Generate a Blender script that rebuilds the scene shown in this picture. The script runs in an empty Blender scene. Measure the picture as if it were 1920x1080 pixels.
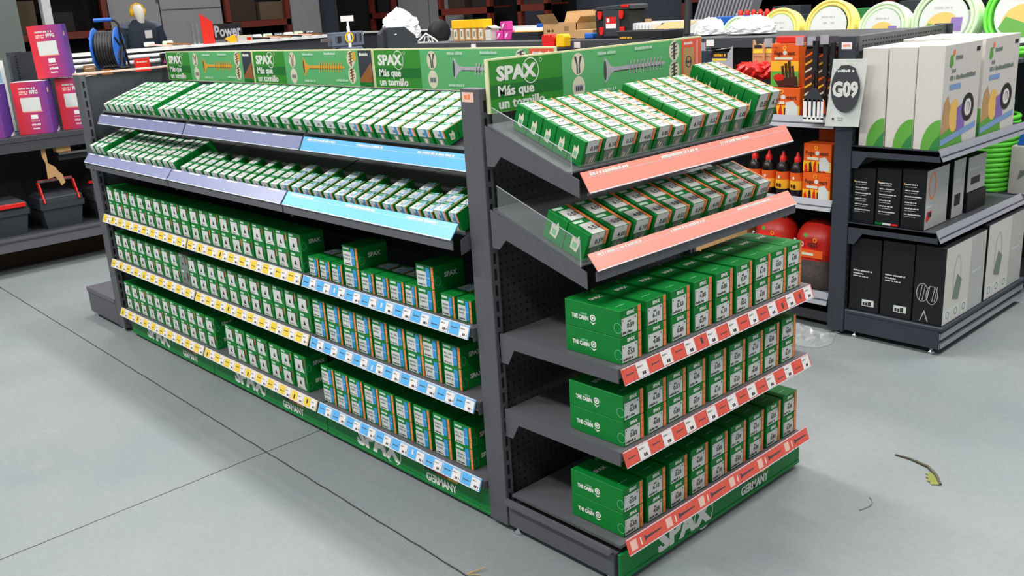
import bpy, bmesh, math, random
from mathutils import Vector, Matrix
random.seed(11)
S = bpy.context.scene
C = S.collection

# ---------------------------------------------------------------- camera
cd = bpy.data.cameras.new('camera')
cam = bpy.data.objects.new('camera', cd)
C.objects.link(cam)
S.camera = cam
CAM = [2.124062, -1.779507, 1.642171, 2.403291, -0.292619, -0.060462, 1766.230875]
ROT = [[0.6846947, 0.72653, -0.0578566], [-0.1722912, 0.2384799, 0.9557422], [-0.708173, 0.6444234, -0.2884606]]
r_, u_, f_ = [Vector(v) for v in ROT]
cam.matrix_world = Matrix(((r_.x, u_.x, -f_.x, CAM[0]), (r_.y, u_.y, -f_.y, CAM[1]), (r_.z, u_.z, -f_.z, CAM[2]), (0, 0, 0, 1)))
cd.sensor_width = 36.0
cd.lens = CAM[6] / 1920 * 36.0
cd.clip_end = 100

# ---------------------------------------------------------------- world, lamps, exposure
W = bpy.data.worlds.new('hall_light')
S.world = W
W.use_nodes = True
bg = W.node_tree.nodes['Background']
bg.inputs[0].default_value = (0.93, 0.97, 1.0, 1)
bg.inputs[1].default_value = 0.42
S.view_settings.view_transform = 'Standard'
S.view_settings.look = 'None'
S.view_settings.gamma = 1
S.view_settings.use_curve_mapping = False
S.view_settings.exposure = 0.1


def lamp(x, y, z, sx, sy, power, rz=0, col=(1, 0.98, 0.95)):
    l = bpy.data.lights.new('ceiling_or_fill_lamp', 'AREA')
    l.shape = 'RECTANGLE'
    l.size, l.size_y = sx, sy
    l.energy = power
    l.color = col
    o = bpy.data.objects.new('ceiling_or_fill_lamp', l)
    o.location = (x, y, z)
    o.rotation_euler = (0, 0, rz)
    C.objects.link(o)


for lx, ly, lw in ((-8.0, -2.6, 60), (-8.0, 1.2, 40), (-4.4, -2.6, 105), (-4.4, 1.2, 70), (-4.4, 4.2, 50), (-1.4, -2.6, 125), (-1.4, 1.2, 110), (-1.4, 4.2, 80),
                   (1.6, -2.6, 95), (1.6, 1.2, 70), (1.6, 4.2, 110), (-1.4, 7.2, 50), (1.6, 7.2, 60), (-10.6, 5.0, 70), (-8.6, 7.0, 60)):  # last two are added fill lights that brighten the rear hall
    lamp(lx, ly, 4.6, 1.5, 0.35, lw)

# ---------------------------------------------------------------- materials
MATS = {}


def lin(c):
    return tuple(((v / 255) / 12.92 if v / 255 <= 0.04045 else ((v / 255 + 0.055) / 1.055) ** 2.4) for v in c)


def mat(name, rgb, rough=0.5, metal=0.0, var=0.06, scale=20.0, spec=0.4, bump=0.0):
    if name in MATS:
        return MATS[name]
    m = bpy.data.materials.new(name)
    m.use_nodes = True
    nt = m.node_tree
    b = nt.nodes['Principled BSDF']
    tc = nt.nodes.new('ShaderNodeTexCoord')
    nz = nt.nodes.new('ShaderNodeTexNoise')
    nz.inputs['Scale'].default_value = scale
    nz.inputs['Detail'].default_value = 3
    nt.links.new(tc.outputs['Object'], nz.inputs['Vector'])
    mx = nt.nodes.new('ShaderNodeMix')
    mx.data_type = 'RGBA'
    c = lin(rgb)
    mx.inputs[6].default_value = tuple(v * (1 - var) for v in c) + (1,)
    mx.inputs[7].default_value = tuple(min(1, v * (1 + var)) for v in c) + (1,)
    nt.links.new(nz.outputs['Fac'], mx.inputs[0])
    nt.links.new(mx.outputs[2], b.inputs['Base Color'])
    b.inputs['Roughness'].default_value = rough
    b.inputs['Metallic'].default_value = metal
    b.inputs['Specular IOR Level'].default_value = spec
    if bump:
        bp = nt.nodes.new('ShaderNodeBump')
        bp.inputs['Strength'].default_value = bump
        bp.inputs['Distance'].default_value = 0.01
        nt.links.new(nz.outputs['Fac'], bp.inputs['Height'])
        nt.links.new(bp.outputs[0], b.inputs['Normal'])
    MATS[name] = m
    return m


def clear(name, rgb, alpha=0.12, rough=0.08):
    if name in MATS:
        return MATS[name]
    m = bpy.data.materials.new(name)
    m.use_nodes = True
    nt = m.node_tree
    b = nt.nodes['Principled BSDF']
    out = nt.nodes['Material Output']
    tr = nt.nodes.new('ShaderNodeBsdfTransparent')
    lw = nt.nodes.new('ShaderNodeLayerWeight')
    lw.inputs[0].default_value = 0.25
    mr = nt.nodes.new('ShaderNodeMapRange')
    mr.inputs[3].default_value = alpha
    mr.inputs[4].default_value = min(1, alpha + 0.16)
    nt.links.new(lw.outputs['Facing'], mr.inputs[0])
    ms = nt.nodes.new('ShaderNodeMixShader')
    b.inputs['Base Color'].default_value = lin(rgb) + (1,)
    b.inputs['Roughness'].default_value = rough
    nt.links.new(mr.outputs[0], ms.inputs[0])
    nt.links.new(tr.outputs[0], ms.inputs[1])
    nt.links.new(b.outputs[0], ms.inputs[2])
    nt.links.new(ms.outputs[0], out.inputs['Surface'])
    MATS[name] = m
    return m


def perforated(name, rgb, pitch=0.025, rad=0.16, axes=(1, 2)):
    """painted steel back panel with a grid of punched holes"""
    m = mat(name, rgb, 0.55, 0.0)
    nt = m.node_tree
    b = nt.nodes['Principled BSDF']
    tc = nt.nodes['Texture Coordinate']
    sp = nt.nodes.new('ShaderNodeSeparateXYZ')
    nt.links.new(tc.outputs['Object'], sp.inputs[0])

    def n(op, a, v=None, w=None):
        q = nt.nodes.new('ShaderNodeMath')
        q.operation = op
        for i, x in enumerate((a, v, w)):
            if x is None:
                continue
            if isinstance(x, (int, float)):
                q.inputs[i].default_value = x
            else:
                nt.links.new(x, q.inputs[i])
        return q.outputs[0]
    d = []
    for ax in axes:
        fr = n('FRACT', n('MULTIPLY', sp.outputs[ax], 1 / pitch))
        s = n('SUBTRACT', fr, 0.5)
        d.append(n('MULTIPLY', s, s))
    hole = n('LESS_THAN', n('ADD', d[0], d[1]), rad * rad)
    mx = nt.nodes.new('ShaderNodeMix')
    mx.data_type = 'RGBA'
    old = b.inputs['Base Color'].links[0].from_socket
    nt.links.new(hole, mx.inputs[0])
    nt.links.new(old, mx.inputs[6])
    mx.inputs[7].default_value = (0.004, 0.004, 0.004, 1)
    nt.links.new(mx.outputs[2], b.inputs['Base Color'])
    return m


mat('carton_green', (6, 122, 46), 0.5, var=0.05, spec=0.25)
mat('carton_grey_green', (110, 128, 118), 0.5)
mat('label_white', (213, 216, 211), 0.5, var=0.02)
mat('label_cream', (222, 214, 190), 0.5, var=0.03)
mat('print_green', (6, 112, 44), 0.45)
mat('print_mint', (120, 190, 150), 0.5)
mat('print_orange', (246, 134, 74), 0.45)
mat('print_blue', (52, 150, 215), 0.45)
mat('print_grey', (120, 132, 124), 0.5)
mat('print_dark', (48, 46, 44), 0.5)
mat('print_pale', (196, 226, 205), 0.5)
mat('frame_grey', (86, 86, 90), 0.5, var=0.08, scale=60)
mat('frame_dark', (62, 64, 69), 0.5, var=0.08, scale=60)
mat('frame_black', (24, 24, 26), 0.6)
mat('slot_black', (6, 6, 7), 0.8)
mat('shelf_grey', (92, 92, 97), 0.45, var=0.06, scale=40)
mat('kick_green', (10, 122, 54), 0.45, var=0.05, spec=0.3)
mat('white_letters', (232, 232, 224), 0.5, var=0.02)
mat('flag_black', (30, 26, 24), 0.5)
mat('flag_red', (150, 52, 24), 0.5)
mat('flag_gold', (210, 150, 40), 0.5)
mat('sign_light', (94, 176, 110), 0.5, var=0.03)
mat('sign_dark', (52, 140, 44), 0.5, var=0.05)
mat('sign_band', (30, 112, 44), 0.5)
mat('sign_edge', (226, 226, 176), 0.5)
mat('brass', (222, 166, 58), 0.4)
mat('brass_dark', (120, 78, 28), 0.4)
mat('steel_print', (180, 178, 182), 0.4)
mat('steel_dark', (74, 70, 76), 0.4)
mat('kraft', (186, 146, 98), 0.75, var=0.1, scale=30)
mat('kraft_dark', (140, 106, 70), 0.75, var=0.1, scale=30)
mat('wood_print', (150, 92, 44), 0.6, var=0.25, scale=30)
mat('sign_red', (232, 92, 66), 0.5)
mat('strip_blue', (92, 180, 238), 0.3, var=0.03)
mat('strip_blue_pale', (150, 190, 226), 0.35, var=0.03)
mat('strip_violet', (132, 138, 172), 0.25, var=0.06)
mat('strip_white', (222, 224, 232), 0.35)
mat('strip_yellow', (240, 208, 66), 0.4)
mat('strip_cream', (240, 226, 200), 0.4)
mat('strip_red', (226, 92, 76), 0.4)
mat('strip_pink', (238, 146, 128), 0.3, var=0.04)
mat('strip_pinkish', (240, 196, 180), 0.4)
mat('ticket', (236, 230, 228), 0.5, var=0.02)
mat('black_plastic', (30, 31, 34), 0.45)
mat('tool_grey', (52, 56, 60), 0.5)
mat('red_plastic', (214, 34, 30), 0.4)
mat('blue_plastic', (38, 100, 190), 0.4)
mat('yellow_plastic', (250, 190, 24), 0.4)
mat('white_plastic', (236, 236, 234), 0.4)
mat('chrome', (190, 192, 196), 0.2, 1.0)
mat('cable_black', (28, 28, 30), 0.45)
mat('box_white', (208, 203, 196), 0.55, var=0.03)
mat('box_black', (24, 25, 28), 0.4)
mat('box_grey', (182, 183, 179), 0.45, var=0.06)
mat('leaf_green', (96, 164, 66), 0.5)
mat('leaf_dark', (52, 128, 66), 0.5)
mat('amber', (240, 190, 100), 0.5)
mat('violet', (136, 110, 176), 0.5)
mat('sky_blue_print', (130, 160, 205), 0.5)
mat('food_orange', (228, 92, 26), 0.45)
mat('food_red', (216, 42, 28), 0.35)
mat('food_yellow', (244, 176, 40), 0.45)
mat('food_brown', (70, 30, 18), 0.5)
mat('charcoal', (92, 82, 78), 0.6, var=0.5, scale=60)
mat('bottle_dark', (26, 18, 18), 0.25)
mat('hose_green', (110, 226, 70), 0.35)
mat('hose_pale', (214, 240, 196), 0.35)
mat('hose_yellow', (246, 226, 120), 0.35)
mat('denim', (34, 46, 62), 0.7)
mat('denim_grey', (96, 106, 124), 0.7)
mat('mannequin_white', (240, 232, 216), 0.5)
mat('pillar_grey', (136, 134, 135), 0.6, var=0.05, scale=3)
mat('pillar_green', (104, 112, 108), 0.6, var=0.05, scale=3)
mat('pillar_navy', (52, 56, 66), 0.6, var=0.05, scale=3)
mat('rack_red', (104, 36, 24), 0.55)
mat('rail_silver', (150, 152, 160), 0.35, 0.0)
mat('frame_navy', (54, 58, 67), 0.5, var=0.08, scale=60)
mat('stock_brown', (52, 38, 30), 0.8, var=0.2)
mat('stock_dark', (30, 27, 27), 0.8, var=0.2)
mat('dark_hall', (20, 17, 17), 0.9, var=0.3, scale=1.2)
mat('magenta', (206, 60, 150), 0.4)
mat('purple_box', (92, 58, 140), 0.4)
mat('rubber', (20, 20, 20), 0.8)
mat('leaf_dry', (128, 132, 60), 0.7)
mat('stem_dry', (92, 88, 72), 0.7)
mat('straw', (190, 160, 100), 0.7)
mat('boot_brown', (92, 76, 58), 0.8, var=0.3, scale=40)
mat('bag_grey', (168, 168, 176), 0.6)
mat('hay_olive', (120, 100, 40), 0.7)
mat('film_white', (240, 240, 240), 0.3, var=0.02)
clear('clear_plastic', (220, 232, 228), 0.035)
clear('clear_film', (225, 225, 225), 0.22, 0.15)
clear('clear_tab', (196, 190, 200), 0.5, 0.2)
perforated('panel_perforated', (60, 60, 63))
perforated('panel_perforated_x', (52, 52, 55), axes=(0, 2))


def gradient(name, c0, c1, x0, x1):
    """a printed colour blend across a carton front"""
    m = bpy.data.materials.new(name)
    m.use_nodes = True
    nt = m.node_tree
    b = nt.nodes['Principled BSDF']
    tc = nt.nodes.new('ShaderNodeTexCoord')
    sp = nt.nodes.new('ShaderNodeSeparateXYZ')
    mr = nt.nodes.new('ShaderNodeMapRange')
    mr.inputs[1].default_value, mr.inputs[2].default_value = x0, x1
    mx = nt.nodes.new('ShaderNodeMix')
    mx.data_type = 'RGBA'
    mx.inputs[6].default_value = lin(c0) + (1,)
    mx.inputs[7].default_value = lin(c1) + (1,)
    nt.links.new(tc.outputs['Object'], sp.inputs[0])
    nt.links.new(sp.outputs[0], mr.inputs[0])
    nt.links.new(mr.outputs[0], mx.inputs[0])
    nt.links.new(mx.outputs[2], b.inputs['Base Color'])
    b.inputs['Roughness'].default_value = 0.4
    MATS[name] = m


gradient('red_to_purple', (216, 44, 62), (92, 58, 146), 0.04, 0.24)


def floor_material():
    m = bpy.data.materials.new('painted_concrete')
    m.use_nodes = True
    nt = m.node_tree
    b = nt.nodes['Principled BSDF']
    L = nt.links.new
    tc = nt.nodes.new('ShaderNodeTexCoord')

    def noise(scale, detail, rough=0.55, stretch=None, seed=0):
        n = nt.nodes.new('ShaderNodeTexNoise')
        n.inputs['Scale'].default_value = scale
        n.inputs['Detail'].default_value = detail
        n.inputs['Roughness'].default_value = rough
        mp = nt.nodes.new('ShaderNodeMapping')
        mp.inputs['Location'].default_value = (seed, seed * 1.7, 0)
        if stretch:
            mp.inputs['Rotation'].default_value = (0, 0, stretch[0])
            mp.inputs['Scale'].default_value = stretch[1]
        L(tc.outputs['Object'], mp.inputs[0])
        L(mp.outputs[0], n.inputs['Vector'])
        return n.outputs['Fac']

    def ramp(f, a, c0, d, c1):
        r = nt.nodes.new('ShaderNodeValToRGB')
        r.color_ramp.elements[0].position = a
        r.color_ramp.elements[0].color = c0
        r.color_ramp.elements[1].position = d
        r.color_ramp.elements[1].color = c1
        L(f, r.inputs[0])
        return r.outputs[0]

    def mix(kind, fac, a, c):
        x = nt.nodes.new('ShaderNodeMix')
        x.data_type = 'RGBA'
        x.blend_type = kind
        for i, v in ((0, fac), (6, a), (7, c)):
            if isinstance(v, (int, float)):
                x.inputs[i].default_value = v
            elif isinstance(v, tuple):
                x.inputs[i].default_value = v
            else:
                L(v, x.inputs[i])
        return x.outputs[2]

    base = ramp(noise(0.9, 5), 0.3, lin((130, 138, 141)) + (1,), 0.7, lin((147, 153, 152)) + (1,))
    fine = ramp(noise(38, 4), 0.3, (0.9, 0.9, 0.9, 1), 0.75, (1, 1, 1, 1))
    col = mix('MULTIPLY', 1.0, base, fine)
    scuff = ramp(noise(2.2, 8, 0.75, (0.6, (1, 9, 1)), 3.1), 0.67, (0, 0, 0, 1), 0.76, (1, 1, 1, 1))
    col = mix('MIX', scuff, col, lin((122, 126, 125)) + (1,))
    speck = ramp(noise(60, 2, 0.5, (0.3, (1, 3, 1)), 7.7), 0.73, (0, 0, 0, 1), 0.77, (1, 1, 1, 1))
    col = mix('MIX', speck, col, lin((98, 98, 94)) + (1,))
    worn = ramp(noise(0.55, 7, 0.7, None, 11.0), 0.62, (0, 0, 0, 1), 0.8, (0.6, 0.6, 0.6, 1))
    col = mix('MIX', worn, col, lin((164, 166, 157)) + (1,))
    # sawn joints in the slab
    sp = nt.nodes.new('ShaderNodeSeparateXYZ')
    L(tc.outputs['Object'], sp.inputs[0])

    def n(op, a, v=None):
        q = nt.nodes.new('ShaderNodeMath')
        q.operation = op
        for i, x in enumerate((a, v)):
            if x is None:
                continue
            if isinstance(x, (int, float)):
                q.inputs[i].default_value = x
            else:
                L(x, q.inputs[i])
        return q.outputs[0]
    wob = n('MULTIPLY', n('SUBTRACT', noise(9, 3), 0.5), 0.012)
    y1 = n('ADD', n('ADD', sp.outputs[1], n('MULTIPLY', sp.outputs[0], 0.0153)), n('ADD', 0.2515, wob))
    x1 = n('ADD', n('ADD', sp.outputs[0], n('MULTIPLY', sp.outputs[1], 0.0236)), n('ADD', 1.0798, wob))
    ja = n('LESS_THAN', n('ABSOLUTE', y1), 0.0034)
    jb = n('LESS_THAN', n('ABSOLUTE', x1), 0.0030)
    j = n('MAXIMUM', ja, jb)
    col = mix('MIX', j, col, lin((66, 64, 60)) + (1,))
    L(col, b.inputs['Base Color'])
    rr = nt.nodes.new('ShaderNodeMapRange')
    rr.inputs[3].default_value, rr.inputs[4].default_value = 0.32, 0.55
    L(noise(3, 4), rr.inputs[0])
    L(rr.outputs[0], b.inputs['Roughness'])
    b.inputs['Specular IOR Level'].default_value = 0.35
    bp = nt.nodes.new('ShaderNodeBump')
    bp.inputs['Strength'].default_value = 0.08
    bp.inputs['Distance'].default_value = 0.004
    L(noise(25, 4), bp.inputs['Height'])
    L(bp.outputs[0], b.inputs['Normal'])
    return m


MATS['painted_concrete'] = floor_material()

# ---------------------------------------------------------------- mesh building
FONT = {}


def glyphs(s, bold=0.0):
    k = (s, bold)
    if k not in FONT:
        cu = bpy.data.curves.new('lettering', 'FONT')
        cu.body = s
        cu.size = 1.0
        cu.resolution_u = 2
        cu.offset = bold
        o = bpy.data.objects.new('lettering', cu)
        me = bpy.data.meshes.new_from_object(o)
        vs = [tuple(v.co[:2]) for v in me.vertices]
        fs = [tuple(p.vertices) for p in me.polygons]
        bpy.data.objects.remove(o)
        bpy.data.meshes.remove(me)
        bpy.data.curves.remove(cu)
        x0 = min(v[0] for v in vs)
        x1 = max(v[0] for v in vs)
        FONT[k] = ([(v[0] - x0, v[1]) for v in vs], fs, x1 - x0)
    return FONT[k]


def frame(o, r, u):
    r = Vector(r).normalized()
    u = Vector(u)
    u = (u - r * u.dot(r)).normalized()
    n = r.cross(u)
    return Matrix(((r.x, u.x, n.x, o[0]), (r.y, u.y, n.y, o[1]), (r.z, u.z, n.z, o[2]), (0, 0, 0, 1)))


class MB:
    def __init__(self):
        self.v, self.f, self.k, self.m = [], [], [], []
        self.M = Matrix()
        self.smooth = set()

    def at(self, o, r=(1, 0, 0), u=(0, 0, 1)):
        self.M = frame(o, r, u)
        return self

    def world(self):
        self.M = Matrix()
        return self

    def mi(self, m):
        if m not in self.m:
            self.m.append(m)
        return self.m.index(m)

    def add(self, vs, fs, m, smooth=False):
        b = len(self.v)
        self.v += [tuple(self.M @ Vector(p)) for p in vs]
        k = self.mi(m)
        for f in fs:
            if smooth:
                self.smooth.add(len(self.f))
            self.f.append([b + i for i in f])
            self.k.append(k)
        return self

    def box(self, x0, y0, z0, x1, y1, z1, m):
        vs = [(x, y, z) for z in (z0, z1) for y in (y0, y1) for x in (x0, x1)]
        return self.add(vs, [(0, 2, 3, 1), (4, 5, 7, 6), (0, 1, 5, 4), (2, 6, 7, 3), (0, 4, 6, 2), (1, 3, 7, 5)], m)

    def rect(self, x0, y0, x1, y1, m, z=0.0):
        return self.add([(x0, y0, z), (x1, y0, z), (x1, y1, z), (x0, y1, z)], [(0, 1, 2, 3)], m)

    def poly(self, pts, m, z=None):
        vs = [(p[0], p[1], z) if z is not None else p for p in pts]
        return self.add(vs, [tuple(range(len(vs)))], m)

    def prism(self, pts, z0, z1, m):
        n = len(pts)
        vs = [(p[0], p[1], z0) for p in pts] + [(p[0], p[1], z1) for p in pts]
        a = sum(pts[i][0] * pts[(i + 1) % n][1] - pts[(i + 1) % n][0] * pts[i][1] for i in range(n))
        fs = [tuple(range(n, 2 * n)), tuple(range(n - 1, -1, -1))] + [(i, (i + 1) % n, n + (i + 1) % n, n + i) for i in range(n)]
        if (a < 0) != (z1 < z0):
            fs = [f[::-1] for f in fs]
        return self.add(vs, fs, m)

    def ellipse(self, cx, cy, rx, ry, m, z=0.0, n=20):
        return self.poly([(cx + rx * math.cos(2 * math.pi * i / n), cy + ry * math.sin(2 * math.pi * i / n)) for i in range(n)], m, z)

    def ring(self, cx, cy, rx, ry, t, m, z=0.0, n=28):
        vs = []
        for i in range(n):
            c, s = math.cos(2 * math.pi * i / n), math.sin(2 * math.pi * i / n)
            vs += [(cx + rx * c, cy + ry * s, z), (cx + (rx - t) * c, cy + (ry - t) * s, z)]
        return self.add(vs, [(2 * i, (2 * i + 2) % (2 * n), (2 * i + 3) % (2 * n), 2 * i + 1) for i in range(n)], m)

    def text(self, s, x, y, h, m, z=0.0, bold=0.0, width=None, sx=1.0, heavy=0.0):
        vs, fs, w = glyphs(s, bold)
        k = h / 0.69
        kx = k * sx if width is None else width / w
        if heavy:
            for i, (dx, dy) in enumerate(((-heavy, -heavy * .4), (heavy, -heavy * .4), (-heavy, heavy * .4), (heavy, heavy * .4))):
                self.add([(x + p[0] * kx + dx, y + p[1] * k + dy, z + i * .00006) for p in vs], fs, m)
            return self
        return self.add([(x + p[0] * kx, y + p[1] * k, z) for p in vs], fs, m)

    def scribble(self, x, y, w, h, m, z=0.0, seed=1, words=None):
        """small print too fine to read: a row of little blocks"""
        rd = random.Random(seed)
        p = x
        while p < x + w - h * 0.3:
            k = min(rd.uniform(0.35, 0.8) * h, x + w - p)
            self.rect(p, y, p + k, y + h * rd.uniform(0.7, 1.0), m, z)
            p += k + h * (0.15 if rd.random() < 0.8 else 0.6)
        return self

    def tube(self, path, r, m, n=8, closed=False, smooth=True, caps=True):
        P = [Vector(p) for p in path]
        R = r if isinstance(r, (list, tuple)) else [r] * len(P)
        vs, fs = [], []
        up = Vector((0, 0, 1))
        for i, p in enumerate(P):
            a = P[i - 1] if (i or closed) else P[i]
            b = P[(i + 1) % len(P)] if (i < len(P) - 1 or closed) else P[i]
            t = (b - a).normalized()
            s = t.cross(up)
            if s.length < 0.05:
                s = t.cross(Vector((0, 1, 0)))
            s.normalize()
            q = s.cross(t)
            for j in range(n):
                an = 2 * math.pi * j / n
                vs.append(tuple(p + (s * math.cos(an) + q * math.sin(an)) * R[i]))
        L = len(P)
        for i in range(L if closed else L - 1):
            for j in range(n):
                a, b = i * n + j, i * n + (j + 1) % n
                c, d = ((i + 1) % L) * n + (j + 1) % n, ((i + 1) % L) * n + j
                fs.append((a, b, c, d))
        self.add(vs, fs, m, smooth)
        if caps and not closed:
            self.add([vs[j] for j in range(n)], [tuple(range(n - 1, -1, -1))], m)
            self.add([vs[(L - 1) * n + j] for j in range(n)], [tuple(range(n))], m)
        return self

    def loft(self, rings, m, smooth=True):
        """rings of equal length, closed round, capped"""
        n = len(rings[0])
        vs = [p for r in rings for p in r]
        fs = [(i * n + j, i * n + (j + 1) % n, (i + 1) * n + (j + 1) % n, (i + 1) * n + j) for i in range(len(rings) - 1) for j in range(n)]
        self.add(vs, fs, m, smooth)
        self.add(rings[0], [tuple(range(n - 1, -1, -1))], m)
        self.add(rings[-1], [tuple(range(n))], m)
        return self

    def lathe(self, prof, m, c=(0, 0, 0), n=20, sx=1.0, sy=1.0):
        rings = [[(c[0] + r * sx * math.cos(2 * math.pi * j / n), c[1] + r * sy * math.sin(2 * math.pi * j / n), c[2] + z) for j in range(n)] for r, z in prof]
        return self.loft(rings, m)

    def mesh(self, name, bevel=0.0):
        me = bpy.data.meshes.new(name)
        me.from_pydata(self.v, [], self.f)
        for m in self.m:
            me.materials.append(MATS[m])
        for i, p in enumerate(me.polygons):
            p.material_index = self.k[i]
            p.use_smooth = i in self.smooth
        if bevel:
            b = bmesh.new()
            b.from_mesh(me)
            bmesh.ops.bevel(b, geom=list(b.edges), offset=bevel, segments=1, affect='EDGES', clamp_overlap=True)
            b.to_mesh(me)
            b.free()
        me.update()
        return me

    def build(self, name, parent=None, bevel=0.0):
        return link(name, self.mesh(name, bevel), parent)


def link(name, me, parent=None):
    o = bpy.data.objects.new(name, me)
    C.objects.link(o)
    if parent is not None:
        o.parent = parent
    return o


def tag(o, label, cat, group=None, kind=None):
    o['label'] = label
    o['category'] = cat
    if group:
        o['group'] = group
    if kind:
        o['kind'] = kind
    return o


def thing(name, label, cat, loc=(0, 0, 0), group=None):
    o = link(name, None)
    o.location = loc
    o.empty_display_size = 0.05
    return tag(o, label, cat, group)


def struct(o):
    o['kind'] = 'structure'
    return o


ORD = ('first second third fourth fifth sixth seventh eighth ninth tenth eleventh twelfth thirteenth fourteenth fifteenth sixteenth seventeenth eighteenth nineteenth twentieth '
       'twenty-first twenty-second twenty-third twenty-fourth twenty-fifth twenty-sixth twenty-seventh twenty-eighth twenty-ninth thirtieth thirty-first thirty-second thirty-third '
       'thirty-fourth thirty-fifth thirty-sixth thirty-seventh thirty-eighth thirty-ninth fortieth forty-first forty-second forty-third forty-fourth').split()
UP = (0, 0, 1)


def mbuild(self, name, parent=None, bevel=0.0):
    """link a mesh given in world coordinates under a thing (Empty without rotation) or a part"""
    o = link(name, self.mesh(name, bevel), parent)
    if parent is not None and parent.parent is None:
        o.matrix_parent_inverse = Matrix.Translation(-Vector(parent.location))
    return o


MB.build = mbuild
FA = dict(r=(1, 0, 0), out=(0, -1, 0))
FB = dict(r=(0, 1, 0), out=(1, 0, 0))


def pt(F, a, z, out, o=(0, 0, 0)):
    return Vector(o) + Vector(F['r']) * a + Vector((0, 0, z)) + Vector(F['out']) * out


# ---------------------------------------------------------------- the hall
b = MB()
b.add([(-14, -6, 0), (8, -6, 0), (8, 10, 0), (-14, 10, 0)], [(0, 1, 2, 3)], 'painted_concrete')
struct(b.build('floor'))
b = MB()
b.box(-13.7, -6, 0, -13.5, 10, 5, 'dark_hall')
struct(b.build('wall_left'))
b = MB()
b.box(-13.5, 9.6, 0, 8, 9.8, 5, 'dark_hall')
struct(b.build('wall_back'))
for (x0, y0, x1, y1, m) in ((-13.3, 4.06, -13.1, 5.92, 'pillar_grey'), (-13.3, 7.17, -13.0, 7.75, 'pillar_grey'), (-13.42, 7.75, -13.2, 8.25, 'pillar_navy'),
                            (-12.6, 9.2, -10.75, 9.4, 'pillar_grey'), (-9.4, 9.2, -8.8, 9.4, 'pillar_navy'), (-8.1, 9.2, -5.95, 9.4, 'pillar_navy'),
                            (-8.6, 0.3, -8.2, 1.3, 'pillar_green')):
    b = MB()
    b.box(x0, y0, 0, x1, y1, 4.6, m)
    if m == 'pillar_grey' and x0 == -13.3 and y0 < 5:
        b.box(x1, 4.86, 0, x1 + .006, 4.875, 4.6, 'frame_black')
        b.box(x1, 4.9, 1.86, x1 + .006, 5.92, 1.875, 'frame_dark')
        b.box(x1, 4.82, 2.0, x1 + .03, 4.86, 2.06, 'chrome')
    if x0 == -12.6:
        b.box(-11.7, y0 - .006, 0, -11.69, y0, 4.6, 'frame_dark')
    struct(b.build('pillar'))
b = MB()
b.box(-12.9, 3.0, 0, -12.78, 3.12, 4.6, 'white_plastic')
struct(b.build('trim_1'))

# ---------------------------------------------------------------- fixture one: uprights, panels, base, kick boards
fx = thing('gondola_frame', 'dark grey shop gondola frame with green kick boards holding the screw shelves', 'shelving', (-1.5, 0.5, 0))


def upright(parent, x0, x1, y0, y1, slots, h=1.417, m='frame_grey'):
    b = MB()
    b.box(x0, y0, 0.02, x1, y1, h, m)
    u = b.build('upright', parent, 0.002)
    b = MB()
    for fx_, sgn in slots:
        ym = (y0 + y1) / 2
        z = 0.1
        while z < h - .06:
            if sgn > 0:
                b.add([(fx_, ym - .005, z), (fx_, ym + .005, z), (fx_, ym + .005, z + .034), (fx_, ym - .005, z + .034)], [(0, 1, 2, 3)], 'slot_black')
            else:
                b.add([(fx_, ym + .005, z), (fx_, ym - .005, z), (fx_, ym - .005, z + .034), (fx_, ym + .005, z + .034)], [(0, 1, 2, 3)], 'slot_black')
            z += 0.05
    if b.v:
        b.build('slot_row', u)
    return u


def foot(parent, x, y):
    b = MB()
    b.lathe([(0.018, 0), (0.02, 0.006), (0.008, 0.012), (0.008, 0.03)], 'chrome', (x, y, 0), 12)
    b.build('levelling_foot', parent)


up = upright(fx, -0.005, 0.08, 0.0, 0.035, [(0.0805, 1)])
b = MB()
b.at((0.0, -0.0005, 1.379))
b.rect(0.004, 0, 0.054, 0.028, 'strip_pinkish')
b.rect(0.014, 0.008, 0.026, 0.02, 'print_orange', .0004)
b.rect(0.03, 0.008, 0.04, 0.022, 'print_orange', .0004)
b.build('sticker', up)
upright(fx, -0.005, 0.08, 0.985, 1.02, [(0.0805, 1)])
upright(fx, -3.16, -3.075, 0.0, 0.035, [(-3.0745, 1)])
upright(fx, -3.16, -3.075, 0.985, 1.02, [])
b = MB()
b.box(0.02, 0.035, 0.02, 0.055, 0.985, 1.40, 'panel_perforated')
b.build('back_panel', fx)
b = MB()
b.box(-3.13, 0.035, 0.02, -3.09, 0.985, 1.405, 'frame_dark')
b.box(-3.16, 0.0, 1.417, -3.075, 1.02, 1.424, 'strip_pinkish')
b.build('back_panel', fx)
b = MB()
b.box(-3.085, 0.485, 0.02, 0.0, 0.515, 1.345, 'panel_perforated_x')
b.build('back_panel', fx)
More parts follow.
